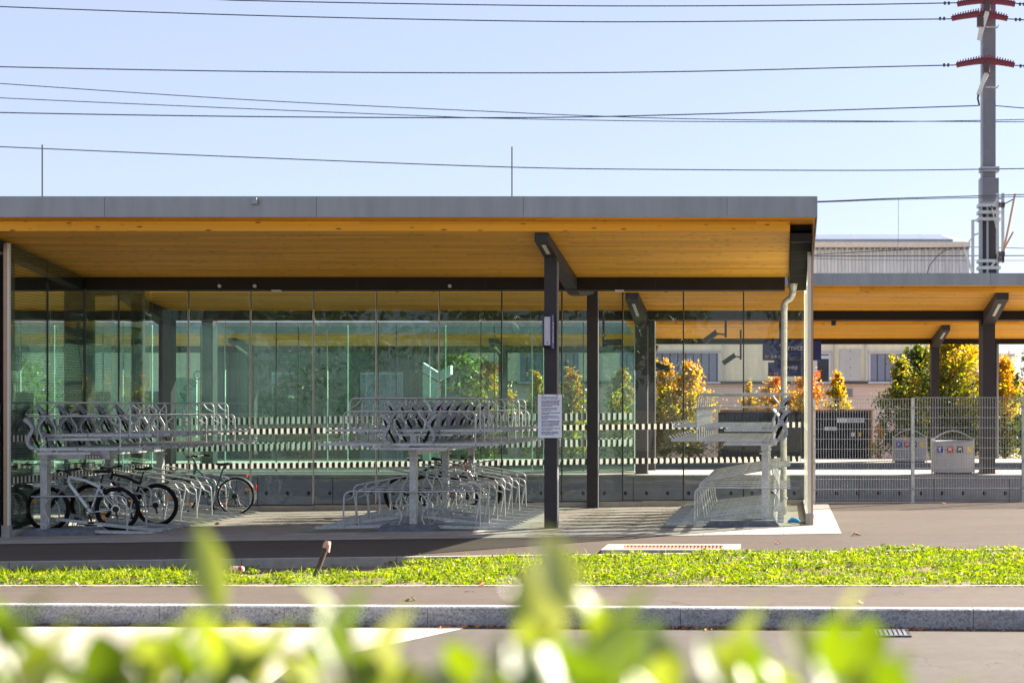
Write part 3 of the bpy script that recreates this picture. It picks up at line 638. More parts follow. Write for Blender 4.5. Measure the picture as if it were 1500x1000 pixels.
    pm.add([(a, 22.5, gz(a, 22.5) + 0.010), (b, 22.5, gz(b, 22.5) + 0.010), (b, 27.35, gz(b, 27.3) + 0.010), (a, 27.35, gz(a, 27.3) + 0.010)], [(0, 1, 2, 3)], 'rack_pad_concrete')
    struct('rack_pad', pm)
    return t
rack(-11.81, (1,), 'two-tier galvanised bike rack holding three bikes at the left glass end wall', (-12.1, -10.0), 0.19)
rack(-5.92, (1, -1), 'double-sided two-tier galvanised bike rack in the middle of the shelter', (-7.7, -4.1), -0.08)
rack(-0.30, (-1,), 'empty sunlit two-tier galvanised bike rack beside the downpipe', (-2.0, 0.12), -0.05)
m = MB(); m.box(-0.08, 0.16, -0.056, -0.0515, -0.035, 0.035, 'brick_brown')
for i in range(5): m.box(-0.065 + i * 0.046, -0.035 + i * 0.046, -0.058, -0.0562, -0.022, 0.022, 'sign_grey')
racks = [o for o in bpy.data.objects if o.name.startswith('bike_rack')]
pl = m.build('type_plate', None); pl.parent = racks[0]; pl.location = (0.72, 0.05, 1.24)
ch = MB(); ch.box(-0.1, 1.0, 0.065, 0.075, 1.20, 1.29, 'galvanised'); c_ = ch.build('cross_arm', None); c_.parent = racks[0]

# ------------------------------------------------------------------ bikes (local frame: front wheel towards -x)
def bike(name, loc, label, kind, paint, R=0.365, wb=1.12, flip=False, extra=None):
    t = thing('bicycle', loc, label, 'bicycle', None, PI if flip else 0.0)
    fx, rx = -wb / 2, wb / 2
    def fin(m, n, par=None):
        o = m.build(n, None); o.parent = par or t; return o
    tw = 0.036 if kind == 'mtb' else 0.019
    for cx in (fx, rx):
        m = MB(); m.torus((cx, 0, R), R - tw - 0.012, 0.012, 'black_paint' if kind == 'mtb' else 'chrome', 40, 6)
        m.tube([(cx, -0.05, R), (cx, 0.05, R)], 0.025 if kind == 'mtb' else 0.03, 'chrome', 10)
        for i in range(28):
            a = 2 * PI * i / 28; b = a + (0.5 if i % 2 else -0.5); s = 0.03 if (i // 2) % 2 else -0.03
            m.tube([(cx + 0.025 * math.cos(b), s, R + 0.025 * math.sin(b)), (cx + (R - tw - 0.015) * math.cos(a), 0, R + (R - tw - 0.015) * math.sin(a))], 0.0013, 'chrome', 4, caps=False)
        if kind == 'mtb':
            m.tube([(cx, -0.055, R), (cx, -0.052, R)], 0.075, 'chrome', 20)
        for a in ((0.55, 3.7) if cx == rx else (2.6, 5.7)):
            q = R - tw - 0.07; m.box(cx + q * math.cos(a) - 0.032, cx + q * math.cos(a) + 0.032, -0.012, 0.012, R + q * math.sin(a) - 0.015, R + q * math.sin(a) + 0.015, 'reflector_orange')
        w = fin(m, 'wheel')
        m = MB(); m.torus((cx, 0, R), R - tw, tw, 'rubber', 48, 8); fin(m, 'tyre', w)
    bb = Vector((rx - 0.43, 0, 0.31 if kind == 'mtb' else 0.28)); st = bb + Vector((0.16, 0, 0.47)) if kind == 'mtb' else bb + Vector((0.17, 0, 0.5))
    ht = Vector((fx + 0.36, 0, 0.90)); hb = Vector((fx + 0.315, 0, 0.77)); ax = Vector((rx, 0, R)); fa = Vector((fx, 0, R))
    if kind == 'city': ht = Vector((fx + 0.33, 0, 0.90)); hb = Vector((fx + 0.27, 0, 0.70))
    m = MB()
    r1 = 0.024 if kind == 'mtb' else 0.018
    m.tube([bb, st], 0.018, paint, 10)
    m.tube([hb + Vector((0.01, 0, 0.02)), (hb + bb) / 2 + Vector((0, 0, 0.02)), bb], r1 + 0.004, paint, 12)
    if kind == 'mtb': m.tube([ht - Vector((0, 0, 0.02)), (ht + st) / 2 + Vector((0, 0, -0.015)), st - Vector((0.02, 0, 0.06))], r1, paint, 12)
    else: m.tube([ht - Vector((0, 0, 0.04)), (ht + bb) / 2 + Vector((0.04, 0, 0.08)), bb + (st - bb) * 0.45], r1, paint, 10)
    m.tube([hb, ht], 0.025, paint, 12)
    for s in (-1, 1):
        o = Vector((0, s * 0.05, 0)); m.tube([bb + o * 0.6, ax + o], 0.011, paint, 8); m.tube([st - Vector((0.02, 0, 0.09)) + o * 0.5, ax + o], 0.009, paint, 8)
    fin(m, 'frame')
    m = MB()
    for s in (-1, 1):
        o = Vector((0, s * 0.055, 0)); c = hb + o
        if kind == 'mtb': m.tube([fa + o, fa + (c - fa) * 0.55], 0.021, 'black_paint', 10); m.tube([fa + (c - fa) * 0.5, c + Vector((0.005, 0, 0.02))], 0.016, 'chrome', 10)
        else: m.tube([fa + o, fa + (c - fa) * 0.6 + Vector((0.03, 0, 0)), c], 0.012, paint, 8)
    m.bar(hb + Vector((0, -0.07, 0.01)), hb + Vector((0, 0.07, 0.01)), 0.05, 0.035, 'black_paint'); fin(m, 'fork')
    m = MB(); hs = ht + Vector((-0.01, 0, 0.04)) if kind == 'mtb' else ht + Vector((0.0, 0, 0.13))
    m.tube([ht, ht + Vector((-0.015, 0, 0.05)), hs + Vector((-0.06, 0, 0.03))], 0.017, 'black_paint', 8)
    hx = hs + Vector((-0.065, 0, 0.03))
    if kind == 'mtb': pts = [hx + Vector((0.05, -0.36, 0.03)), hx + Vector((0.02, -0.18, 0.025)), hx, hx + Vector((0.02, 0.18, 0.025)), hx + Vector((0.05, 0.36, 0.03))]
    else: pts = [hx + Vector((0.2, -0.28, 0.03)), hx + Vector((0.1, -0.26, 0.04)), hx + Vector((0, -0.12, 0.02)), hx, hx + Vector((0, 0.12, 0.02)), hx + Vector((0.1, 0.26, 0.04)), hx + Vector((0.2, 0.28, 0.03))]
    m.tube(pts, 0.0135, 'black_paint' if kind == 'mtb' else 'chrome', 8)
    for s in (0, -1):
        a, b = Vector(pts[s]), Vector(pts[1 if s == 0 else -2]); d = (b - a).normalized()
        m.tube([a, a + d * 0.12], 0.019, 'rubber', 8); q = a + d * 0.17; m.tube([q, q + Vector((-0.06, 0, -0.03)), q + Vector((-0.05, 0.0, -0.02)) - d * 0.1], 0.008, 'black_paint', 6)
        m.tube([q, q + Vector((-0.12, 0, 0.06)), hs + Vector((-0.06, 0, -0.12)), hb + Vector((0.0, 0.03, 0.0))], 0.004, 'black_paint', 5)
    fin(m, 'handlebar')
    m = MB(); stop = st + (st - bb).normalized() * (0.15 if kind == 'mtb' else 0.12)
    m.tube([st - (st - bb).normalized() * 0.03, stop], 0.014, 'black_paint', 8)
    # saddle: lofted shell
    rings = []; n = 10
    for u, hw, hh, dz in ((-0.155, 0.012, 0.012, 0.0), (-0.13, 0.024, 0.02, 0.006), (-0.05, 0.032, 0.024, 0.0), (0.03, 0.055, 0.028, 0.0), (0.09, 0.075, 0.03, 0.012), (0.12, 0.07, 0.026, 0.016), (0.135, 0.03, 0.012, 0.016)):
        rings.append([(stop.x + u, hw * (1.25 if kind == 'city' else 1) * math.cos(2 * PI * k / n), stop.z + 0.045 + dz + hh * math.sin(2 * PI * k / n)) for k in range(n)])
    vs = [p for r in rings for p in r]; fs = [(i * n + k, (i + 1) * n + k, (i + 1) * n + (k + 1) % n, i * n + (k + 1) % n) for i in range(len(rings) - 1) for k in range(n)]
    m.add(vs, fs + [tuple(range(n)), tuple(range(len(vs) - 1, len(vs) - n - 1, -1))], 'black_paint', True); m.bar(stop + Vector((-0.06, 0, 0.015)), stop + Vector((0.06, 0, 0.02)), 0.04, 0.012, 'chrome'); fin(m, 'saddle')
    m = MB(); m.torus((bb.x, -0.055, bb.z), 0.085, 0.006, 'black_paint', 28, 6); m.tube([bb + Vector((0, -0.1, 0)), bb + Vector((0, 0.1, 0))], 0.02, 'chrome', 10)
    for s, a in ((-1, -1.2), (1, 1.95)):
        e = bb + Vector((0.17 * math.cos(a), s * 0.085, 0.17 * math.sin(a))); m.bar(bb + Vector((0, s * 0.085, 0)), e, 0.014, 0.025, 'black_paint'); m.box(e.x - 0.045, e.x + 0.045, e.y + s * 0.01 - 0.045 * (s < 0) , e.y + s * 0.01 + 0.08 * (s > 0) + 0.045 * (s < 0), e.z - 0.012, e.z + 0.012, 'rubber')
    for dz in (0.08, -0.08): m.tube([bb + Vector((0, -0.055, dz)), ax + Vector((0, -0.055, dz * 0.5))], 0.004, 'black_paint', 5)
    m.tube([ax + Vector((0, -0.065, 0)), ax + Vector((0, -0.04, 0))], 0.05, 'black_paint', 16); m.tube([ax + Vector((0, -0.06, -0.02)), ax + Vector((0.03, -0.06, -0.14))], 0.014, 'black_paint', 6); fin(m, 'crankset')
    if extra == 'city':
        m = MB()
        for cx, a0, a1 in ((rx, -0.35, 2.5), (fx, 0.6, 3.3)):
            q = [(cx + (R + 0.022) * math.cos(a0 + (a1 - a0) * i / 14), 0, R + (R + 0.022) * math.sin(a0 + (a1 - a0) * i / 14)) for i in range(15)]
            for a, b in zip(q, q[1:]): m.bar(a, b, 0.055, 0.006, 'chrome' if cx == rx else 'teal_paint', up=(0, 0, 1.0))
        fin(m, 'mudguard')
        m = MB()
        for s in (-1, 1): m.tube([(rx - 0.22, s * 0.06, 2 * R + 0.06), (rx + 0.2, s * 0.06, 2 * R + 0.055)], 0.006, 'black_paint', 6); m.tube([(rx, s * 0.06, R), (rx + 0.06, s * 0.06, 2 * R + 0.055)], 0.005, 'black_paint', 6)
        for i in range(4): m.tube([(rx - 0.2 + i * 0.12, -0.06, 2 * R + 0.058), (rx - 0.2 + i * 0.12, 0.06, 2 * R + 0.058)], 0.005, 'black_paint', 6)
        c = fin(m, 'luggage_rack')
        m = MB(); m.box(rx + 0.18, rx + 0.215, -0.03, 0.03, 2 * R + 0.015, 2 * R + 0.06, 'reflector_red'); fin(m, 'rear_light')
        m = MB(); m.box(rx + R + 0.02, rx + R + 0.045, -0.03, 0.03, R + 0.12, R + 0.2, 'reflector_red'); fin(m, 'rear_reflector')
    if extra == 'bottle':
        m = MB(); c = (hb + bb) / 2 + Vector((0.0, 0.0, 0.03)); m.tube([c + Vector((0.02, 0, 0.0)), c + Vector((0.12, 0, 0.16))], 0.035, 'cloth_blue', 12); fin(m, 'water_bottle')
    return t
def bpos(px, d, dz=0.0): x = (px - CX) / (F / d); return (x, d, gz(x, d) + 0.02 + dz)
bike('a', bpos(121, 22.98), 'silver mountain bike in the front slot of the left rack', 'mtb', 'silver_paint')
bike('b', bpos(182, 23.9), 'all-black mountain bike behind the silver mountain bike', 'mtb', 'black_paint', 0.362, 1.10)
bike('c', bpos(303.5, 26.45), 'teal city bike with mudguards and red rear light at the back of the left rack', 'city', 'teal_paint', 0.345, 1.06, extra='city')
bike('d', bpos(632, 26.1), 'black bike with its rear wheel out at the left of the middle rack', 'mtb', 'black_paint', 0.35, 1.06, flip=True)
bike('e', bpos(667, 26.6), 'red-framed bike among the hoops of the middle rack', 'mtb', 'red_paint', 0.35, 1.06, flip=True)

# ------------------------------------------------------------------ notice and sign on the post
d = 22.655; a = at(788, 577.5, d); b = at(823, 641, d)
t = thing('notice_board', ((a.x + b.x) / 2, d, (a.z + b.z) / 2), 'white paper notice with printed paragraphs fixed to the centre post', 'notice')
m = MB(); m.box(a.x, b.x, d - 0.008, d, b.z, a.z, 'paper_white'); m.build('board', t)
m = MB(); W = b.x - a.x; H = a.z - b.z; yy = 0.065
rl = random.Random(5)
for para in (2, 5, 3, 2, 3, 5, 2, 3):
    for ln in range(para):
        z = a.z - H * yy; xx = 0.15; end = 0.9 - rl.random() * 0.12 if ln < para - 1 else 0.35 + rl.random() * 0.45
        if ln == 0: m.box(a.x + W * 0.07, a.x + W * 0.09, d - 0.0105, d - 0.0085, z - H * 0.007, z + H * 0.004, 'ink')
        while xx < end:
            w = 0.03 + rl.random() * 0.1; mt = 'ink' if rl.random() < 0.75 else 'ink_brown'
            m.box(a.x + W * xx, a.x + W * min(xx + w, 0.93), d - 0.0105, d - 0.0085, z - H * (0.006 + 0.004 * rl.random()), z + H * (0.006 + 0.003 * rl.random()), mt); xx += w + 0.018
        yy += 0.0305
    yy += 0.018
m.build('printed_text', t)
m = MB()
for u in (0.2, 0.8): m.box(a.x + W * u - 0.015, a.x + W * u + 0.015, d - 0.012, d - 0.0085, a.z - 0.02, a.z + 0.006, 'copper_trim')
m.build('clip', t)
d = 22.45; a = at(794.5, 461, d); b = at(807, 509, d); zt, zb = a.z, b.z
t = thing('station_sign', (a.x + 0.06, d, zb), 'small upright blue sign box with grey front on the centre post', 'sign')
m = MB(); x0 = a.x; m.box(x0, x0 + 0.025, d, d + 0.2, zb, zt, 'sign_blue'); m.box(x0 + 0.125, x0 + 0.15, d, d + 0.2, zb, zt, 'sign_blue')
m.box(x0 + 0.026, x0 + 0.124, d + 0.01, d + 0.2, zb + 0.04, zt - 0.03, 'sign_grey'); m.build('case', t)
m = MB(); m.box(x0 + 0.065, x0 + 0.085, d + 0.004, d + 0.009, zb + 0.07, zb + 0.09, 'sign_blue'); m.build('emblem', t)
m = MB(); m.box(x0 + 0.1505, x0 + 0.154, d + 0.002, d + 0.19, zb - 0.01, zt + 0.005, 'sign_blue_light')
M = Matrix.Translation((x0 + 0.157, d + 0.055, zt - 0.1)) @ Matrix.Rotation(PI / 2, 4, 'Z') @ Matrix.Rotation(PI / 2, 4, 'X') @ Matrix.Rotation(-PI / 2, 4, 'Z')
m.text('Ternitz', M, 0.115, 'letter_white', 0.003); m.build('side_panel', t)

# ------------------------------------------------------------------ mesh fence
FY = 27.52
t = thing('mesh_fence', (2.5, FY, gz(2.5, FY)), 'galvanised double-wire mesh fence right of the shelter', 'fence')
fx = [at(1192, 700, FY).x, at(1337, 700, FY).x, at(1499, 700, FY).x, at(1499, 700, FY).x + 2.1]
for i, x in enumerate(fx):
    m = MB(); z = gz(x, FY); m.box(x - 0.028, x + 0.028, FY - 0.03, FY + 0.03, z - 0.03, z + 2.04, 'galvanised'); m.box(x - 0.06, x + 0.06, FY - 0.06, FY + 0.06, z, z + 0.012, 'galvanised_dull')
    for k in range(4): m.box(x - 0.02, x + 0.02, FY - 0.045, FY - 0.0305, z + 0.25 + k * 0.52, z + 0.30 + k * 0.52, 'galvanised_dull')
    m.build('fence_post', t)
for a, b in zip([0.44] + fx, fx):
    if b - a < 0.05: continue
    m = MB(); a2, b2 = a + 0.035, b - 0.035; z = gz((a + b) / 2, FY) + 0.05; n = max(2, int((b2 - a2) / 0.05))
    for i in range(n + 1): xx = a2 + (b2 - a2) * i / n; m.tube([(xx, FY, z), (xx, FY, z + 1.98)], 0.0044, 'fence_wire', 5, caps=False)
    for k in range(11):
        zz = z + 0.03 + k * 0.1945
        for yo in (-0.007, 0.007): m.tube([(a2, FY + yo, zz), (b2, FY + yo, zz)], 0.0050, 'fence_wire', 5, caps=False)
    m.build('mesh_panel', t)

# ------------------------------------------------------------------ platform canopies
def canopy(name, label, xl, xr, dF, zF0, zF1, dC, zC0, ec, dB, zB0, zB1, dE, posts, pw, beamfront, group):
    t = thing(name, (posts[0][0], posts[0][1], PT), label, 'canopy', group)
    sl = (zC0 - zB1) / (dB - dC)
    m = MB(); x = xl; k = 0
    while x < xr: m.box(x + 0.003, min(x + 3.4, xr) - 0.003, dF, dF + 0.03, zF0, zF1, 'fascia_metal'); x += 3.4
    m.prism([(dF, zF1), (dF, zF1 + 0.015), (dE, zF1 - 0.6 * sl * (dE - dF) + 0.015), (dE, zF1 - 0.6 * sl * (dE - dF))], xl, xr, 'fascia_metal'); m.build('roof_fascia', t)
    m = MB(); m.prism([(dC, zC0), (dC, zC0 + ec), (dF + 0.03, zC0 + ec + 0.03), (dF + 0.03, zF1 - 0.02), (dE - 0.1, zF1 - 0.7 * sl * (dE - dF)), (dB, zB1 + 0.0)], xl, xr, 'timber_soffit'); m.build('soffit_panel', t)
    m = MB(); m.box(xl, xr, dC - 0.02, dC - 0.002, zC0 - 0.002, zC0 + ec, 'timber_edge'); m.build('soffit_edge_board', t)
    m = MB(); m.box(xl, xr, dB + 0.002, dB + 0.35, zB0, zB1 + 0.002, 'gutter_steel'); m.box(xl, xr, dB + 0.36, dE, zB0 + 0.06, zB1 + 0.05, 'gutter_steel'); m.build('gutter_beam', t)
    for (px, py, dep) in posts:
        m = MB(); m.box(px - pw / 2, px + pw / 2, py, py + dep, PT, zB1 - 0.02, 'dark_steel'); m.box(px - pw / 2 - 0.02, px + pw / 2 + 0.02, py - 0.02, py + dep + 0.02, PT, PT + 0.02, 'dark_steel'); m.build('post', t)
    for bx in sorted(set(p[0] for p in posts)):
        d0 = beamfront; z = lambda d: zC0 - sl * (d - dC)
        m = MB(); dp = min(p[1] for p in posts if p[0] == bx)
        m.prism([(d0, z(d0) - 0.15), (d0, z(d0) - 0.003), (dB + 0.3, z(dB + 0.3) - 0.003), (dB + 0.3, zB0 - 0.15), (dp, zB0 - 0.12)], bx - pw / 2, bx + pw / 2, 'dark_steel'); b = m.build('frame_beam', t)
        s = (zB0 - 0.12 - z(d0) + 0.15) / (dp - d0)
        l = MB(); l.prism([(d0 + 0.35, z(d0) - 0.15 + s * 0.35 - 0.006), (d0 + 0.35, z(d0) - 0.15 + s * 0.35 + 0.02), (d0 + 1.3, z(d0) - 0.15 + s * 1.3 + 0.02), (d0 + 1.3, z(d0) - 0.15 + s * 1.3 - 0.006)], bx - 0.035, bx + 0.035, 'lamp_lens'); l.build('lamp_lens', b)
    return t
GC = 'timber canopies over the platforms'
canopy('platform_canopy', 'wide timber platform canopy in front, its big post behind the nearer waste bins', -26, 11, 31.6, 4.586, 4.844, 31.9, 4.457, 0.11, 34.0, 3.97, 4.184, 35.6,
       [(4.91, 34.0, 0.75), (-3.41, 34.0, 0.3), (-3.41, 36.0, 0.3), (-14.8, 34.0, 0.3), (-14.8, 36.5, 0.3)], 0.29, 31.95, GC)
canopy('platform_canopy', 'lower timber canopy seen beneath the front one, with a slimmer post', -4.45, 13.5, 39.9, 4.30, 4.51, 40.2, 4.21, 0.10, 43.25, 3.80, 3.96, 44.2,
       [(4.60, 43.1, 0.45), (-4.07, 43.1, 0.45)], 0.24, 40.3, GC)
canopy('platform_canopy', 'distant low canopy seen green through the shelter glass', -34, -4.6, 46.0, 4.25, 4.62, 46.3, 4.14, 0.08, 48.0, 3.72, 3.93, 49.5,
       [(-9.5, 48.0, 0.3), (-18.0, 48.0, 0.3), (-26.0, 48.0, 0.3)], 0.25, 46.4, GC)

# green stair enclosure on the platform
def enclosure(y, label):
    t = thing('glass_screen', (-8, y, PT), label, 'glass screen', 'green glass screens on the platform')
    xa, xb = -21.0, -3.62; n = 14; w = (xb - xa) / n
    for i in range(n):
        m = MB(); m.box(xa + i * w + 0.01, xa + (i + 1) * w - 0.01, y - 0.008, y + 0.008, PT + 0.03, 3.93, 'green_glass'); m.build('glass_pane', t)
    m = MB()
    for i in range(n + 1): m.box(xa + i * w - 0.009, xa + i * w + 0.009, y - 0.02, y + 0.02, PT, 3.95, 'joint_dark' if i % 2 else 'glass_edge')
    m.box(xa, xb, y - 0.022, y + 0.022, PT + 0.002, PT + 0.04, 'joint_bright'); m.build('screen_frame', t)
    for zz in (1.71, 1.07): m = MB(); frit(m, 'x', xa, xb, y - 0.014, (zz,), 0.13, 0.055, 0.17); m.build('frit_band', t)
    return t
enclosure(34.5, 'nearer green-tinted glass screen on the platform behind the shelter'); enclosure(36.1, 'farther green-tinted glass screen on the platform behind the shelter')
# white banner and pale stair cheek behind the glass
p = at(248, 553, 37.3); q = at(288, 640, 37.3)
t = thing('white_banner', (p.x, 37.3, q.z), 'white panel with slanted green lettering seen through the left glass', 'banner')
m = MB(); m.box(p.x, q.x, 37.3, 37.34, q.z, p.z, 'white_panel'); m.build('panel', t)
c = at(270, 588, 37.28); m = MB(); M = Matrix.Translation((c.x, 37.285, c.z)) @ Matrix.Rotation(PI / 2, 4, 'X') @ Matrix.Rotation(0.95, 4, 'Z')
m.text('ARBO', M, 0.34, 'letter_green', 0.006); m.build('lettering', t)
m = MB(); pr = [at(x, y, 39).xz for x, y in ((619, 531), (641, 545), (660, 535), (660, 548), (642, 558), (619, 545))]
m.prism([(v[0], v[1]) for v in pr], 39.0, 39.25, 'white_panel', 'y'); pr = [at(x, y, 39).xz for x, y in ((619, 548), (642, 562), (642, 690), (619, 690))]; m.prism([(v[0], v[1]) for v in pr], 39.02, 39.2, 'glass_edge', 'y')
tag(m.build('stair_cheek', None, at(635, 690, 39)), 'pale zigzag stair side seen through the middle of the back glass', 'stair')

# hanging station signs and cameras
def hang_sign(xa, ya, xb, yb, d, big, num, label, tx):
    a, b = at(xa, ya, d), at(xb, yb, d)
    t = thing('platform_sign', ((a.x + b.x) / 2, d, b.z), label, 'sign', 'blue station name signs')
    m = MB(); m.box(a.x, b.x, d, d + 0.16, b.z, a.z, 'sign_blue'); m.build('sign_panel', t)
    m = MB(); H = a.z - b.z
    M = Matrix.Translation((at(tx, 0, d).x, d - 0.003, b.z + H * 0.52)) @ Matrix.Rotation(PI / 2, 4, 'X')
    m.text('Ternitz', M, H * 0.42, 'letter_white')
    M = Matrix.Translation((a.x + H * 0.42, d - 0.003, b.z + H * 0.12)) @ Matrix.Rotation(PI / 2, 4, 'X'); m.text(num, M, H * 0.23, 'letter_white'); m.build('lettering', t)
    m = MB(); zc = b.z + H * 0.2; xx = a.x + H * 0.12; w = H * 0.2
    m.bar((xx, d - 0.004, zc), (xx + w, d - 0.004, zc), 0.004, H * 0.035, 'letter_orange')
    for s in (-1, 1): m.bar((xx, d - 0.004, zc), (xx + w * 0.45, d - 0.004, zc + s * w * 0.4), 0.004, H * 0.035, 'letter_orange')
    m.build('arrow', t)
    m = MB()
    for u in (0.3, 0.85): xx = a.x + (b.x - a.x) * u; m.bar((xx, d + 0.08, a.z), (xx, d + 0.08, a.z + 0.55), 0.05, 0.05, 'dark_steel')
    m.bar((a.x + (b.x - a.x) * 0.14, d + 0.08, a.z + 0.03), (b.x - (b.x - a.x) * 0.14, d + 0.08, a.z + 0.03), 0.1, 0.06, 'dark_steel'); m.build('hanger', t)
hang_sign(1117, 499, 1203, 527.5, 35.0, 1, '3-4 <', 'larger upper blue station name sign with arrow and 3-4', 1141)
hang_sign(1125, 530.5, 1190, 551, 42.0, 0, '1-2', 'smaller lower blue station name sign with arrow and 1-2', 1143)
def cctv(px, py, d, ln, tilt, arm, label):
    p = at(px, py, d); t = thing('security_camera', p, label, 'camera', 'security cameras under the canopies')
    m = MB(); a = Vector((ln / 2 * math.cos(tilt), 0, ln / 2 * math.sin(tilt))); m.bar(p - a, p + a, 0.13, 0.13, 'cabinet_dark'); m.bar(p - a * 1.08 + Vector((0, 0, 0.075)), p + a * 0.9 + Vector((0, 0, 0.075)), 0.15, 0.012, 'dark_steel'); m.build('housing', t)
    e = p + a * 0.75; m = MB(); x = at(arm, py, d).x; m.tube([e, (x, d, e.z - 0.03)], 0.02, 'dark_steel', 8); m.tube([(x, d, e.z - 0.1), (x, d, e.z + 0.75)], 0.028, 'dark_steel', 8); m.build('mount', t)
cctv(1040, 494, 34.6, 0.42, 0.65, 1063, 'larger slanted black camera hanging under the canopies, left of the blue signs')
cctv(1068, 526, 40.6, 0.42, 0.6, 1085, 'smaller slanted black camera below and right of the larger one')
cctv(898, 502, 33.4, 0.42, 0.05, 884, 'level black camera just right of the dark rear column')
cctv(968, 537, 39.0, 0.48, -0.35, 953, 'black camera pointing down beside the big orange maple')
p = at(951, 517, 38.5); t = thing('loudspeaker', p, 'black horn loudspeaker on the canopy post left of the maples', 'loudspeaker')
m = MB(); m.prism([(p.x - 0.18, p.z - 0.2), (p.x - 0.16, p.z + 0.3), (p.x + 0.25, p.z + 0.2), (p.x + 0.1, p.z - 0.25)], 38.35, 38.7, 'cabinet_dark', 'y'); m.build('horn', t)
m = MB(); m.bar(p + Vector((0.08, 0.1, 0.2)), p + Vector((0.08, 0.1, 0.95)), 0.05, 0.05, 'dark_steel'); m.build('hanger', t)
p = at(1221, 471, 34.5); m = MB(); m.box(p.x - 0.055, p.x + 0.055, 34.45, 34.6, p.z - 0.09, p.z + 0.09, 'cabinet_dark'); m.box(p.x - 0.03, p.x + 0.03, 34.5, 34.55, p.z + 0.09, p.z + 0.2, 'dark_steel'); tag(m.build('junction_box', None, p), 'small black box hung under the front canopy beam', 'box')

# ------------------------------------------------------------------ waste bins
def waste_bin(xa, xb, yt, yb, d, label):
    a, b = at(xa, yt, d), at(xb, yb, d); xc = (a.x + b.x) / 2; W = b.x - a.x; H = a.z - PT
    t = thing('waste_bin', (xc, d, PT), label, 'bin', 'four-way waste sorting bins')
    n = 12; R = W * 1.5; m = MB(); prof = []
    for i in range(n + 1):
        u = -W / 2 + W * i / n; prof.append((xc + u, d - 0.11 * (1 - (2 * u / W) ** 2)))
    back = [(xc + W / 2, d + 0.4), (xc - W / 2, d + 0.4)]
    ring = prof + back; k = len(ring)
    vs = [(p[0], p[1], PT + 0.04) for p in ring] + [(p[0], p[1], PT + H - (0.06 * (1 - ((p[0] - xc) / (W / 2)) ** 2) if p[1] < d + 0.2 else 0)) for p in ring]
    m.add(vs, [tuple(range(k - 1, -1, -1)), tuple(range(k, 2 * k))] + [(i, (i + 1) % k, k + (i + 1) % k, k + i) for i in range(k)], 'bin_grey'); m.box(xc - W / 2 + 0.03, xc + W / 2 - 0.03, d, d + 0.38, PT, PT + 0.04, 'dark_steel')
    m.build('body', t)
    m = MB(); m.tube([(xc - W / 2 + W * i / 14, d + 0.18, PT + H + 0.03 + 0.2 * math.sin(PI * i / 14) * 1.0) for i in range(15)], 0.016, 'galvanised', 6); m.tube([(xc - W / 2 - 0.03, d + 0.18, PT), (xc - W / 2 - 0.03, d + 0.18, PT + H + 0.05)], 0.02, 'aluminium_trim', 8); m.tube([(xc + W / 2 + 0.04, d + 0.18, PT), (xc + W / 2 + 0.03, d + 0.18, PT + H + 0.05)], 0.02, 'aluminium_trim', 8); m.build('hood_frame', t)
    s = W * 0.155
    for i, mt in enumerate(('bin_blue', 'bin_red', 'bin_black', 'bin_yellow')):
        u = -W * 0.35 + i * W * 0.245; x = xc + u; y = d - 0.11 * (1 - (2 * u / W) ** 2) - 0.028; z = PT + H * 0.74
        m = MB(); m.box(x - s / 2, x + s / 2, y, y + 0.02, z - s / 2, z + s / 2, mt)
        if i == 0: m.tube([(x - s * 0.1, y - 0.003, z - s * 0.25), (x - s * 0.1, y - 0.003, z + s * 0.1), (x - s * 0.05, y - 0.003, z + s * 0.3)], s * 0.09, 'letter_white', 6)
        elif i == 1: m.bar((x - s * 0.28, y - 0.002, z - s * 0.05), (x + s * 0.28, y - 0.002, z - s * 0.05), 0.003, s * 0.12, 'letter_white'); m.bar((x - s * 0.2, y - 0.002, z + s * 0.15), (x + s * 0.2, y - 0.002, z + s * 0.15), 0.003, s * 0.1, 'letter_white')
        elif i == 2: m.bar((x - s * 0.3, y - 0.002, z - s * 0.15), (x + s * 0.1, y - 0.002, z + s * 0.2), 0.003, s * 0.2, 'letter_white'); m.bar((x + s * 0.1, y - 0.002, z + s * 0.3), (x + s * 0.3, y - 0.002, z - s * 0.3), 0.003, s * 0.12, 'letter_white')
        else: m.bar((x - s * 0.25, y - 0.002, z + s * 0.3), (x + s * 0.15, y - 0.002, z - s * 0.25), 0.003, s * 0.2, 'letter_white')
        m.build('pictogram_plate', t)
waste_bin(1368, 1426, 645, 695, 33.95, 'nearer grey sorting bin in front of the big canopy post')
waste_bin(1310, 1356, 641, 678, 40.9, 'farther grey sorting bin on the second platform')

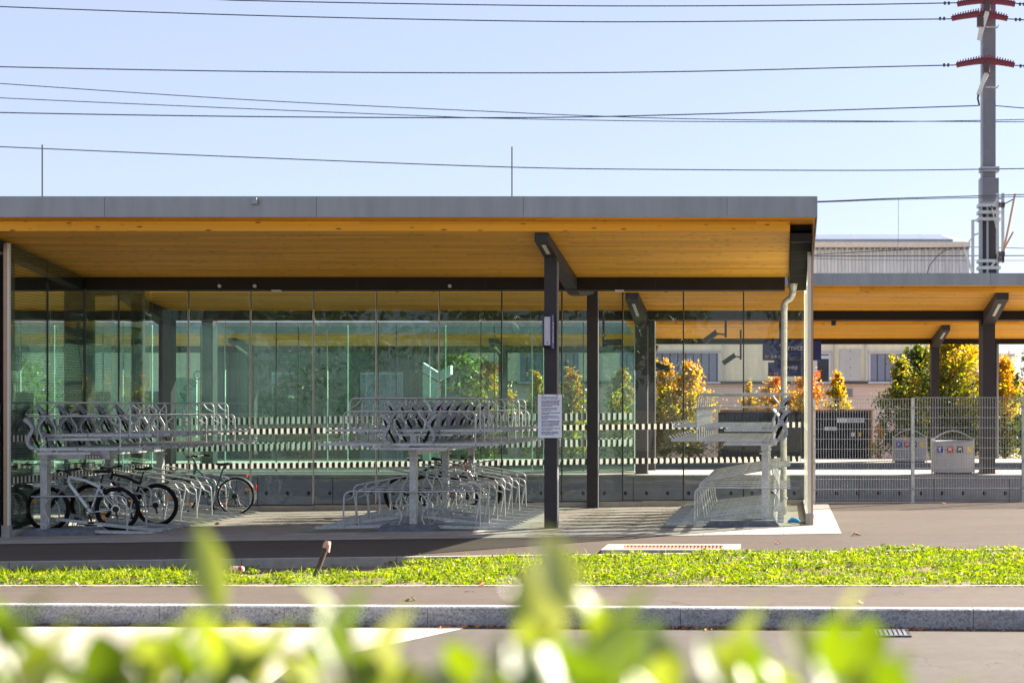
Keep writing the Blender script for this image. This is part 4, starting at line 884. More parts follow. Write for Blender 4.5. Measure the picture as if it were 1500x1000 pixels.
# ------------------------------------------------------------------ container
d = 50.0; a = at(1052, 600, d); b = at(1278, 600, d); zt = a.z; z0 = -0.62
t = thing('shipping_container', ((a.x + b.x) / 2, d + 1.2, z0), 'dark blue corrugated shipping container with white number plates', 'container')
m = MB(); vs = []; n = int((b.x - a.x - 0.3) / 0.13); x = a.x + 0.1; pts = []
while x < b.x - 0.28: pts += [(x, d), (x + 0.045, d), (x + 0.065, d + 0.045), (x + 0.11, d + 0.045)]; x += 0.13
k = len(pts); vs = [(p[0], p[1], z0 + 0.12) for p in pts] + [(p[0], p[1], zt - 0.08) for p in pts]
m.add(vs, [(i, i + 1, k + i + 1, k + i) for i in range(k - 1)], 'container_blue'); m.box(a.x, b.x, d + 0.06, d + 2.4, z0, zt - 0.03, 'container_blue'); m.build('body', t)
m = MB(); m.box(a.x, b.x, d - 0.01, d + 0.055, zt - 0.08, zt, 'rust'); m.box(a.x, a.x + 0.1, d - 0.012, d + 0.05, z0, zt - 0.081, 'container_blue'); m.box(b.x - 0.16, b.x, d - 0.012, d + 0.05, z0 + 0.9, zt - 0.081, 'rust'); m.box(b.x - 0.16, b.x, d - 0.013, d + 0.05, z0, z0 + 0.899, 'sign_blue'); m.build('frame', t)
def plate(xa, ya, xb, yb, txt, mt='letter_white', ink='ink', f=0.8):
    p, q = at(xa, ya, d - 0.02), at(xb, yb, d - 0.02); m = MB(); m.box(p.x, q.x, d - 0.03, d - 0.012, q.z, p.z, mt)
    if txt: h = p.z - q.z; m.text(txt, Matrix.Translation((q.x - 0.03, d - 0.033, q.z + h * 0.15)) @ Matrix.Rotation(PI / 2, 4, 'X'), h * f, ink, align='RIGHT')
    m.build('number_plate', t)
plate(1226, 612, 1266, 618.6, '3247987', f=1.05); plate(1208, 625, 1226, 630, '220 1', f=0.95); plate(1247, 633, 1252, 639, ''); plate(1258, 633, 1261.5, 639, '', 'bin_yellow')

# ------------------------------------------------------------------ buildings
d = 62.0
t = thing('office_building', (2, d, -0.62), 'pale two-storey building with blue-blinded windows behind the maples', 'building')
x0, x1 = at(630, 0, d).x, at(1452, 0, d).x; zl = at(0, 560, d).z; zt = at(0, 440, d).z
m = MB(); m.box(x0, x1, d, d + 10, zl + 0.05, zt, 'building_upper'); m.build('upper_wall', t)
m = MB(); m.box(x0, x1, d + 0.05, d + 10, -0.62, zl - 0.06, 'building_lower')
for yy in (566, 580, 590, 610): z = at(0, yy, d).z; m.box(x0, x1, d + 0.035, d + 0.06, z - 0.012, z + 0.012, 'building_panel')
m.build('lower_wall', t)
m = MB(); m.box(x0, x1, d - 0.12, d + 0.4, zl - 0.058, zl + 0.048, 'ledge'); m.build('ledge', t)
a, b = at(1230, 511, d), at(1261, 558, d); m = MB(); m.box(a.x, b.x, d - 0.06, d - 0.003, b.z, a.z, 'building_panel')
for yy in (514, 526, 538, 550): c = at(1245.5, yy, d - 0.07); m.box(c.x - 0.02, c.x + 0.02, d - 0.065, d - 0.055, c.z - 0.02, c.z + 0.02, 'ledge')
m.build('concrete_panel', t)
for px in (1222, 1268, 1060, 880):
    x = at(px, 0, d).x; m = MB(); m.tube([(x, d - 0.12, zl + 0.06), (x, d - 0.12, zt)], 0.05, 'building_panel', 8); m.build('rain_pipe', t)
for px, py in ((1300, 590), (1240, 575), (1120, 580)):
    c = at(px, py, d - 0.02); m = MB(); m.box(c.x - 0.3, c.x + 0.3, d + 0.0, d + 0.049, c.z - 0.2, c.z + 0.2, 'building_panel')
    for k in range(5): m.box(c.x - 0.26, c.x + 0.26, d - 0.015, d - 0.001, c.z - 0.16 + k * 0.07, c.z - 0.125 + k * 0.07, 'ledge')
    m.build('wall_vent', t)
def win(xa, xb, ya, yb, blind, fw=0.06, transom=None):
    a, b = at(xa, ya, d), at(xb, yb, d); m = MB()
    for r in ((a.x, a.x + fw, b.z, a.z), (b.x - fw, b.x, b.z, a.z), (a.x + fw, b.x - fw, a.z - fw, a.z)): m.box(r[0], r[1], d - 0.05, d - 0.002, r[2], r[3], 'window_frame')
    if transom: z = at(0, transom, d).z; m.box(a.x + fw, b.x - fw, d - 0.048, d - 0.002, z - 0.07, z + 0.07, 'window_frame')
    m.box(a.x - 0.05, b.x + 0.05, d - 0.16, d - 0.001, b.z - 0.07, b.z - 0.002, 'window_frame'); m.box(a.x - 0.03, b.x + 0.03, d - 0.14, d - 0.001, a.z + 0.002, a.z + 0.06, 'building_panel')
    f = m.build('window', t); m = MB(); m.box(a.x + fw, b.x - fw, d - 0.02, d - 0.003, b.z, a.z - fw, 'blind_blue' if blind else 'window_dark')
    if blind:
        x = a.x + fw + 0.3
        while x < b.x - fw: m.box(x - 0.025, x + 0.025, d - 0.024, d - 0.0195, b.z, a.z - fw - 0.002, 'ledge'); x += 0.34
    m.build('pane', f)
win(958, 1054, 515, 559, True); win(1194, 1217, 516, 559, False, 0.09, 523); win(1273, 1352, 516, 559, True); win(906, 945, 515, 559, True); win(760, 850, 515, 559, True)
d = 82.0; s = F / d
t = thing('corrugated_shed', (5, d, -0.62), 'large blue-grey corrugated shed with bright roof panels behind the canopies', 'shed')
xa, xb = at(1040, 0, d).x, at(1420, 0, d).x; ze = at(0, 362, d).z
m = MB(); pts = []; x = xa
while x < xb - 0.3: pts += [(x, d), (x + 0.16, d), (x + 0.2, d + 0.07), (x + 0.36, d + 0.07)]; x += 0.4
k = len(pts); m.add([(p[0], p[1], -0.6) for p in pts] + [(p[0], p[1], ze) for p in pts], [(i, i + 1, k + i + 1, k + i) for i in range(k - 1)], 'shed_sheet'); m.box(xa, xb, d + 0.1, d + 14, -0.6, ze, 'shed_sheet'); m.build('wall', t)
zr = ze + (at(0, 344, d).z - at(0, 362, d).z) + 0.75
m = MB(); m.prism([(d - 0.4, ze + 0.1), (d - 0.4, ze + 0.42), (d + 6, zr), (d + 14, ze)], xa, xb - 1.0, 'shed_roof')
m.add([(xb - 1.0, d - 0.4, ze + 0.42), (xb, d - 0.4, ze + 0.25), (xb - 1.0, d + 6, zr)], [(0, 1, 2)], 'shed_trim'); m.build('roof', t)
m = MB(); m.box(xa, xb, d - 0.45, d - 0.402, ze - 0.06, ze + 0.26, 'shed_trim')
x = xa
while x < xb: m.box(x, x + 0.16, d - 0.43, d - 0.1, ze - 0.16, ze - 0.061, 'ledge'); x += 0.32
m.build('eaves', t)
m = MB(); x = xa
while x < xb - 2: m.bar((x, d - 0.405, ze + 0.415), (x - 0.0, d + 5.9, zr - 0.01), 0.05, 0.02, 'fascia_metal'); x += 2.1
m.build('roof_batten', t)
d = 75; a, b = at(1440, 522, d), at(1482, 600, d); t = thing('flat_roofed_block', (a.x + 1, d, -0.62), 'small grey flat-roofed block right of the big canopy post', 'building')
m = MB(); m.box(a.x, b.x, d, d + 6, -0.62, a.z, 'stone_grey'); m.build('wall', t); m = MB(); m.box(a.x, b.x + 0.15, d - 0.15, d + 6, a.z + 0.002, a.z + 0.14, 'fascia_metal'); m.build('roof', t)

# ------------------------------------------------------------------ mast, insulators and wires
DM = 44.5
mp = at(1448.5, 0, DM); mx = mp.x
t = thing('catenary_mast', (mx, DM, -0.62), 'tall grey railway mast with red insulator arms rising behind the canopy', 'mast')
m = MB(); w = 18 / (F / DM)
zj = at(0, 262, DM).z
vs = []; m.box(mx - w / 2, mx + w / 2, DM - 0.15, DM + 0.15, zj, 16.0, 'mast_grey')
m.box(mx - w / 2 - 0.05, mx - w / 2 - 0.002, DM - 0.14, DM + 0.16, zj, 16.0, 'fascia_metal'); m.build('pole', t)
m = MB(); xo = at(1443, 0, DM).x - mx; m.box(mx - 0.30, mx + 0.28, DM - 0.22, DM + 0.2, at(0, 300, DM).z, zj - 0.002, 'fascia_metal'); m.box(mx - 0.22, mx + 0.27, DM - 0.235, DM - 0.222, at(0, 296, DM).z, zj - 0.02, 'mast_grey')
zb = -0.6
z3 = at(0, 300, DM).z - 0.002
m.box(mx - 0.21, mx + 0.21, DM - 0.16, DM + 0.18, zb, z3, 'dark_steel')
for dx in (-0.26, -0.07, 0.25): m.box(mx + dx - 0.035, mx + dx + 0.035, DM - 0.2, DM + 0.19, zb, z3 - 0.001, 'fascia_metal')
for yy in (302, 312, 322, 383, 393): z = at(0, yy, DM).z; m.box(mx - 0.36, mx + 0.34, DM - 0.25, DM + 0.22, z - 0.05, z + 0.05, 'galvanised')
z = at(0, 249, DM).z; m.box(mx - 0.29, mx + 0.3, DM - 0.22, DM + 0.22, z - 0.075, z + 0.075, 'galvanised_dull'); m.build('lower_shaft', t)
m = MB()
for (xx, ya, yb) in ((1425, 322, 400), (1469, 283, 385), (1461, 283, 372)): p, q = at(xx, ya, DM - 0.4), at(xx, yb, DM - 0.4); m.bar(p, q, 0.09, 0.06, 'galvanised', up=(0, 1, 0))
for (xa, ya, xb, yb, r) in ((1452, 300, 1462, 345, .04), (1425, 325, 1438, 318, .05), (1462, 291, 1470, 291, .05), (1452, 305, 1461, 293, .07), (1452, 390, 1461, 380, .06), (1424, 345, 1434, 342, .05)): m.bar(at(xa, ya, DM - 0.42), at(xb, yb, DM - 0.42), 0.05, r, 'galvanised')
m.bar(at(1413, 366, DM - .5), at(1424, 398, DM - .5), 0.07, 0.07, 'bracket_pale'); m.bar(at(1413, 362, DM - .5), at(1425, 347, DM - .5), 0.04, 0.04, 'bracket_pale')
m.build('bracket_frame', t)
m = MB(); m.tube([at(1487, 284, DM - 1.2), at(1478, 330, DM - .8), at(1470, 368, DM - .5)], 0.035, 'copper_trim', 8); m.tube([at(1484, 340, DM - 1.2), at(1470, 366, DM - .5)], 0.03, 'copper_trim', 8); m.tube([at(1486, 291, DM - 1.1), at(1471, 299, DM - .5)], 0.02, 'wire', 6)
for (xx, yy) in ((1468, 300), (1468, 372), (1467, 380)):
    c = at(xx, yy, DM - .5)
    for k in range(4): m.tube([c + Vector((0.05 * k - 0.1, 0, 0)), c + Vector((0.05 * k - 0.075, 0, 0))], 0.09, 'insulator_brown', 12)
m.build('cantilever_arm', t)
def red_arm(xa, xb, yend, ytop, wire_y):
    m = MB(); n = 22; dd = DM - 0.55; pa, pb = at(xa, yend, dd), at(xb, yend, dd); zt = at(0, ytop, dd).z
    for i in range(n):
        u0, u1 = i / n, (i + 1) / n; f = lambda u: pa.z + (zt - pa.z) * (1 - abs(2 * u - 1)) ** 0.8
        p, q = pa.lerp(pb, u0), pa.lerp(pb, u1); p.z = f(u0); q.z = f(u1)
        m.bar(p, q, 0.07, 0.15 + 0.05 * (1 - abs(u0 * 2 - 1)), 'insulator_red')
        c = (p + q) / 2; hh = 0.12 + 0.05 * (1 - abs(u0 * 2 - 1)); m.box(c.x - 0.012, c.x + 0.012, dd - 0.07, dd + 0.07, c.z + 0.02, c.z + hh, 'insulator_red')
    m.build('insulator_arm', t)
def hanger(xa, ya, xb, yb):
    m = MB(); dd = DM - 0.6; a = at(xa, ya, dd); k = at(xa, ya + 14, dd); b = at(xb, yb, dd)
    for i in range(6): c = a.lerp(k, i / 6); m.tube([c, c - Vector((0, 0, 0.05))], 0.11, 'insulator_brown', 12)
    m.tube([a, k], 0.06, 'insulator_brown', 10); m.bar(k, b, 0.07, 0.13, 'bracket_pale'); m.tube([k + Vector((0.05, 0, -0.05)), b], 0.03, 'galvanised', 6); m.build('hanging_insulator', t)
red_arm(1402, 1487, 7, 0, 4); red_arm(1394, 1476, 28, 20.5, 28); red_arm(1401, 1486, 96, 88.5, 95)
hanger(1446, 3, 1434, 59); hanger(1436, 26, 1433, 58); hanger(1445, 93, 1433, 139)
m = MB(); m.tube([at(1433, 139, DM - .6), at(1432.5, 145, DM - .6), at(1435, 155, DM - .6)], 0.035, 'wire', 6)
for yy in (40, 128): m.bar(at(1444, yy, DM - .3), at(1462, yy, DM - .3), 0.04, 0.03, 'galvanised'); m.bar(at(1460, yy + 2, DM - .3), at(1463, yy - 3, DM - .3), 0.05, 0.03, 'galvanised')
m.build('clamp', t)
def spline(pts, n=10):
    out = []; P = [pts[0]] + list(pts) + [pts[-1]]
    for i in range(1, len(P) - 2):
        for k in range(n):
            t_ = k / n; a, b, c, e = P[i - 1], P[i], P[i + 1], P[i + 2]
            out.append(tuple(0.5 * ((2 * b[j]) + (-a[j] + c[j]) * t_ + (2 * a[j] - 5 * b[j] + 4 * c[j] - e[j]) * t_ ** 2 + (-a[j] + 3 * b[j] - 3 * c[j] + e[j]) * t_ ** 3) for j in (0, 1)))
    out.append(tuple(pts[-1])); return out
def wire(pts, d, r, label, clips=()):
    m = MB(); m.tube([at(x, y, d) for x, y in spline(pts)], r, 'wire', 6)
    for x, y in clips:
        for k in (-3, 3): c = at(x + k, y, d); m.tube([c - Vector((0.03, 0, 0)), c + Vector((0.03, 0, 0))], 0.055, 'wire', 8)
    tag(m.build('overhead_wire', None, at(*pts[len(pts) // 2], d)), label, 'wire', 'overhead railway wires')
wire([(-420, -40), (250, -4), (400, 2), (750, 8), (1000, 9), (1250, 7), (1402, 4.5)], DM - .55, 0.018, 'topmost overhead wire ending at the highest red insulator arm', [(1387, 5)])
wire([(-120, 4), (0, 10), (375, 23), (750, 31), (1000, 32), (1394, 28)], DM - .55, 0.018, 'second overhead wire from the top, ending at the middle red insulator arm', [(1380, 27.5)])
wire([(-120, 93), (0, 98), (375, 105), (750, 107), (1000, 105), (1250, 99), (1401, 95.5)], DM - .55, 0.018, 'third overhead wire from the top, ending at the lowest red insulator arm', [(1386, 95.5)])
wire([(-120, 160), (0, 165), (375, 171), (750, 172.5), (1000, 168), (1433, 155)], DM - .6, 0.018, 'thick wire rising to the white hanging clamp on the mast')
wire([(-120, 113), (0, 122.5), (375, 147), (750, 165), (870, 170), (1000, 174), (1200, 177), (1560, 179)], DM + 1.5, 0.014, 'thin wire sloping down from the left, upper of the two that cross the thick one')
wire([(-120, 136), (0, 143.5), (375, 160), (650, 171), (750, 174), (1000, 178), (1300, 178.5), (1560, 174)], DM + 2.5, 0.014, 'thin wire sloping down from the left, lower of the two that cross the thick one')
wire([(-120, 209), (0, 215), (375, 231), (750, 245), (1000, 248.5), (1300, 249.5), (1560, 246)], DM - .4, 0.016, 'lone wire just above the roof passing the mast clamp')
wire([(900, 305), (1190, 295.5), (1300, 291), (1435, 287), (1560, 283)], DM - 2.5, 0.015, 'upper contact wire leaving the right end of the roof')
wire([(900, 304), (1190, 296.5), (1300, 292.5), (1435, 289.5), (1560, 287)], DM - 2.0, 0.012, 'contact wire running just under the upper contact wire')
wire([(1100, 376), (1190, 373), (1300, 367), (1420, 362), (1560, 366)], DM + 2.0, 0.012, 'thin wire climbing across the corrugated shed')
wire([(1100, 375), (1300, 375), (1560, 374)], DM + 1.0, 0.016, 'level wire across the corrugated shed')
wire([(1100, 377), (1190, 378.5), (1290, 381), (1560, 381.5)], DM + 3.0, 0.009, 'lowest, thinnest wire across the corrugated shed')
wire([(1488, 5.5), (1560, 9)], DM - .55, 0.018, 'short wire end right of the highest red insulator arm', [(1497, 6.5)])
wire([(1476, 28), (1560, 33)], DM - .55, 0.018, 'short wire end right of the middle red insulator arm', [(1491, 29)])
wire([(1486, 96), (1560, 99)], DM - .55, 0.018, 'short wire end right of the lowest red insulator arm', [(1498, 97)])
wire([(1458, 155), (1500, 158.5), (1560, 163)], DM - .3, 0.016, 'short wire leaving the mast on the right above the crossing wires')
m = MB(); m.tube([at(1316, 290, DM - 2.5), at(1316, 340, DM - 2.2), at(1314.5, 373, DM + .9)], 0.006, 'wire', 5); tag(m.build('dropper_wire', None, at(1316, 300, DM - 2)), 'hair-thin vertical dropper hanging in front of the shed', 'wire')
m = MB(); m.tube([at(x, y, 60) for x, y in ((1358, 400), (1362, 388), (1372, 376), (1382, 368), (1390, 365))], 0.02, 'wire', 6); tag(m.build('curved_cable', None, at(1358, 400, 60)), 'curved black cable in front of the shed wall', 'cable')

# ------------------------------------------------------------------ foliage
def leaf_mesh(name, P, size, mat, tint, parent=None, origin=None, flat=0.0, aspect=0.62, up=None):
    n = len(P); nrm = rng.normal(size=(n, 3)); 
    if flat: nrm[:, 2] = np.abs(nrm[:, 2]) + flat
    nrm /= np.linalg.norm(nrm, axis=1)[:, None]
    a = rng.normal(size=(n, 3)); a -= nrm * (a * nrm).sum(1)[:, None]; a /= np.linalg.norm(a, axis=1)[:, None]
    b = np.cross(nrm, a); s = (size * (0.65 + 0.7 * rng.random(n)))[:, None]
    V = np.empty((n, 5, 3)); fold = nrm * s * 0.18
    V[:, 0] = P - a * s * 0.5; V[:, 1] = P + b * s * 0.5 * aspect + fold; V[:, 2] = P + a * s * 0.5; V[:, 3] = P - b * s * 0.5 * aspect + fold; V[:, 4] = P
    o = np.array(origin if origin is not None else (0, 0, 0)); V = V.reshape(-1, 3) - o
    base = (np.arange(n) * 5)[:, None]
    tri = np.concatenate([base + np.array([[0, 1, 2]]), base + np.array([[0, 2, 3]])], 1).reshape(-1)
    me = bpy.data.meshes.new(name); nf = 2 * n
    # keep 4 real vertices per leaf (the fifth is unused), two folded triangles
    keep = np.ones(n * 5, bool); keep[4::5] = False; remap = np.cumsum(keep) - 1
    V = V[keep]; tri = remap[tri]
    me.vertices.add(len(V)); me.vertices.foreach_set('co', V.reshape(-1)); me.loops.add(nf * 3); me.loops.foreach_set('vertex_index', tri.astype(np.int32))
    me.polygons.add(nf); me.polygons.foreach_set('loop_start', np.arange(0, nf * 3, 3, dtype=np.int32)); me.polygons.foreach_set('loop_total', np.full(nf, 3, dtype=np.int32))
    me.materials.append(MATS[mat]); me.update(calc_edges=True)
    A = me.attributes.new('tint', 'FLOAT', 'FACE'); A.data.foreach_set('value', np.repeat(tint, 2).astype(np.float32))
    ob = bpy.data.objects.new(name, me); COL.objects.link(ob)
    if parent: ob.parent = parent; ob.location = (0, 0, 0)
    else: ob.location = tuple(o)
    return ob
def tree(xa, xb, ytop, d, label, mat, n, leaf=0.10, shape='col', zb=0.3, bias=0.0, group=None, gradient=0.5, name='maple_tree'):
    a, b = at(xa, ytop, d), at(xb, ytop, d); xc = (a.x + b.x) / 2; R = (b.x - a.x) / 2 * (1.12 if shape == 'col' else 1.0); zt = a.z; base = (xc, d, -0.62)
    t = thing(name, base, label, 'tree', group)
    H = zt - zb; lobes = []; n = int(n * 1.7)
    nl = int(45 + n / 90)
    for i in range(nl):
        u = rng.random() ** 1.15; z = zb + H * (0.02 + 0.92 * u)
        prof = min(1.0, (1 - u) * 1.9 + 0.2) if shape == 'col' else math.sqrt(max(0.05, 1 - (1.9 * (u - 0.45)) ** 2))
        rr = R * prof * (0.2 + 0.95 * rng.random() ** 1.2); th = rng.random() * 2 * PI
        lobes.append((xc + rr * math.cos(th), d + rr * math.sin(th), z, R * (0.16 + 0.24 * rng.random()) * max(0.5, prof)))
    if shape == 'col':
        for k in range(4): lobes.append((xc + R * 0.3 * rng.normal(), d, zt - 0.12 - 0.25 * k, R * 0.2))
    lobes = np.array(lobes); idx = rng.integers(0, len(lobes), n); q = rng.normal(size=(n, 3)); q /= np.linalg.norm(q, axis=1)[:, None]
    q *= (rng.random(n) ** 0.5 * np.where(rng.random(n) < 0.2, 2.3, 1.0))[:, None]
    P = lobes[idx, :3] + q * lobes[idx, 3][:, None] * np.array([1, 1, 1.25])
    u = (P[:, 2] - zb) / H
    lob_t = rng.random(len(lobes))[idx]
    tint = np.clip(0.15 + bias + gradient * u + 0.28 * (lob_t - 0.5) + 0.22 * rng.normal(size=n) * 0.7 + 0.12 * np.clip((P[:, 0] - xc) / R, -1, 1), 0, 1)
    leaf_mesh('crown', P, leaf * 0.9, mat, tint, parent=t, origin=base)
    m = MB(); m.tube([(xc, d, -0.62), (xc + 0.03, d, zb + H * 0.3), (xc - 0.02, d, zb + H * 0.85)], 0.05, 'bark', 8, radii=[0.05 + R * 0.05, 0.04 + R * 0.03, 0.012])
    for i in range(0, len(lobes), 3):
        l = lobes[i]; z0 = max(zb * 0.5, l[2] - 0.35 * H * 0.4); m.tube([(xc, d, z0), ((xc + l[0]) / 2, (d + l[1]) / 2, (z0 + l[2]) / 2 + 0.05), (l[0], l[1], l[2])], 0.02, 'bark', 5, radii=[0.025, 0.016, 0.006])
    m.build('trunk', t)
    return t
GT = 'autumn maples beyond the platforms'
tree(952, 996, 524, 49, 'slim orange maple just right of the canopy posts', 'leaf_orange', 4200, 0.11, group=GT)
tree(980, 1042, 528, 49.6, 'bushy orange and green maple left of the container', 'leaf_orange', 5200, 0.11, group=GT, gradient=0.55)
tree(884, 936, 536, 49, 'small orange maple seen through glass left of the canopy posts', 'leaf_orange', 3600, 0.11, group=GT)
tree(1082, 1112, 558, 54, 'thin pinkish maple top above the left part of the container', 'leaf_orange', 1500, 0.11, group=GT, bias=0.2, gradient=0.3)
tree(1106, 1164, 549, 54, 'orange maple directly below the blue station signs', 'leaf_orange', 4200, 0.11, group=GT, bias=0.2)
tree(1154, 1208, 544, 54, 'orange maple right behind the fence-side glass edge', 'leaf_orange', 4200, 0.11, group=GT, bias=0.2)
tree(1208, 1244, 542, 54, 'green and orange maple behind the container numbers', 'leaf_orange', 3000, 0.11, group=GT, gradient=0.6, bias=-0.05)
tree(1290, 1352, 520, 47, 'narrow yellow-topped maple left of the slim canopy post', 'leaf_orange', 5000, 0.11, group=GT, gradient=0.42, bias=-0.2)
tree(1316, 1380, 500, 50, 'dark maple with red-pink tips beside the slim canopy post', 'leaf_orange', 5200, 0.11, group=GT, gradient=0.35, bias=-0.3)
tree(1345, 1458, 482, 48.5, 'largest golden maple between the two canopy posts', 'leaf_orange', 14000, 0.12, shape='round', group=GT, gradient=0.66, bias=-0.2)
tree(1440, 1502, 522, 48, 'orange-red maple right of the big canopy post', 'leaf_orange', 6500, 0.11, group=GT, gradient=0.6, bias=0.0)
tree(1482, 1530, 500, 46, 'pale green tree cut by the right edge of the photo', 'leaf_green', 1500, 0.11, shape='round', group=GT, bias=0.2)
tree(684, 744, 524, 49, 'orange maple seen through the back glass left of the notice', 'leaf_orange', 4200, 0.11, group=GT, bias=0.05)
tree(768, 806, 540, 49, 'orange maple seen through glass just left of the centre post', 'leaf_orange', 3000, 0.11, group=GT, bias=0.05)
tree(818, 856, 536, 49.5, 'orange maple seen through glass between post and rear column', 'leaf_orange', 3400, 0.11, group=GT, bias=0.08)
GB = 'green trees behind the station'
for i, (xa, xb, yt, lab) in enumerate(((-90, 70, 510, 'light green tree behind the left glass end wall'), (395, 520, 540, 'low green tree behind the glass between the left and middle racks'), (630, 712, 500, 'sunlit yellow-green tree behind the middle rack'))):
    tree(xa, xb, yt, 58 + 2 * (i % 2), lab, 'leaf_green', 5200, 0.24, shape='round', zb=-0.3, group=GB, gradient=0.35, bias=(0.3, 0.1, 0.35)[i], name='broadleaf_tree')
t = thing('goods_hall', (-30, 68, -0.62), 'long pale hall with a dark window band seen green through the left glass', 'building')
m = MB(); d = 68.0; a, b = at(-420, 492, d), at(300, 492, d); m.box(a.x, b.x, d, d + 9, -0.62, a.z, 'building_upper')
for k in range(9): x = a.x + 1 + k * 3.1; m.box(x - 0.06, x + 0.06, d - 0.1, d - 0.003, -0.6, a.z - 0.1, 'building_panel')
m.build('wall', t); m = MB(); m.box(a.x - 0.3, b.x + 0.3, d - 0.3, d + 9.2, a.z + 0.002, a.z + 0.35, 'fascia_metal'); m.build('roof', t)
for k in range(7):
    x = a.x + 1.5 + k * 3.1; m = MB(); m.box(x, x + 2.1, d - 0.06, d - 0.003, 1.3, 2.7, 'window_frame'); f_ = m.build('window', t); m = MB(); m.box(x + 0.08, x + 2.02, d - 0.065, d - 0.0605, 1.38, 2.62, 'window_dark'); m.build('pane', f_)
for i, (x, y, r, h, lab) in enumerate(((-24, -16, 4.5, 9, 'broad green tree across the road, leftmost of the row'), (-15, -19, 4.2, 8, 'broad green tree across the road, second of the row'), (-6.5, -17, 4.4, 10, 'broad green tree across the road, third of the row'), (2, -20, 4.0, 8.5, 'broad green tree across the road, fourth of the row'), (10, -17, 4.4, 9.5, 'broad green tree across the road, rightmost of the row'))):
    t = thing('broadleaf_tree', (x, y, -0.2), lab, 'tree', 'trees across the road reflected in the glass')
    n = 3500; q = rng.normal(size=(n, 3)); q /= np.linalg.norm(q, axis=1)[:, None]; lob = rng.normal(size=(40, 3)) * np.array([r * .42, r * .42, h * .2]); idx = rng.integers(0, 40, n)
    P = np.array([x, y, h * .6]) + lob[idx] + q * (r * .33) * rng.random((n, 1)) ** .4
    leaf_mesh('crown', P, 0.38, 'leaf_green', np.clip(0.3 + 0.3 * rng.random(n) + 0.3 * (rng.random(40)[idx]), 0, 1), parent=t, origin=(x, y, -0.2))
    m = MB(); m.tube([(x, y, -0.2), (x + .1, y, h * .35), (x, y, h * .7)], 0.2, 'bark', 9, radii=[.24, .18, .06]); m.build('trunk', t)
t = thing('dark_shed', (-25, 60, -0.62), 'dark slate storage shed seen teal through the middle of the glass', 'shed')
d = 60.0; a, b = at(318, 512, d), at(622, 512, d); m = MB(); m.box(a.x, b.x, d, d + 6, -0.62, a.z, 'slate_sheet')
x = a.x
while x < b.x - 0.3: m.box(x, x + 0.12, d - 0.05, d - 0.003, -0.6, a.z - 0.05, 'slate_sheet'); x += 0.42
m.build('wall', t); m = MB(); m.prism([(d - 0.4, a.z + 0.002), (d - 0.4, a.z + 0.16), (d + 6.3, a.z + 1.0), (d + 6.3, a.z + 0.85)], a.x - 0.2, b.x + 0.2, 'fascia_metal'); m.build('roof', t)
for xx in (430, 560): p = at(xx, 545, d); m = MB(); m.box(p.x - 0.9, p.x + 0.9, d - 0.08, d - 0.052, -0.6, p.z, 'stone_grey'); m.box(p.x - 0.85, p.x + 0.85, d - 0.09, d - 0.0805, -0.55, p.z - 0.1, 'blind_blue'); m.build('gate', t)
# shrubs at the foot of the container
for px, py, lab in ((1286, 640, 'straggly orange shrub right of the container'), (1322, 655, 'low green shrub behind the farther bin')):
    tree(px - 9, px + 12, py - 20, 46, lab, 'leaf_orange', 500, 0.09, group='shrubs beyond the platforms', zb=-0.3, name='wild_shrub', bias=0.1)

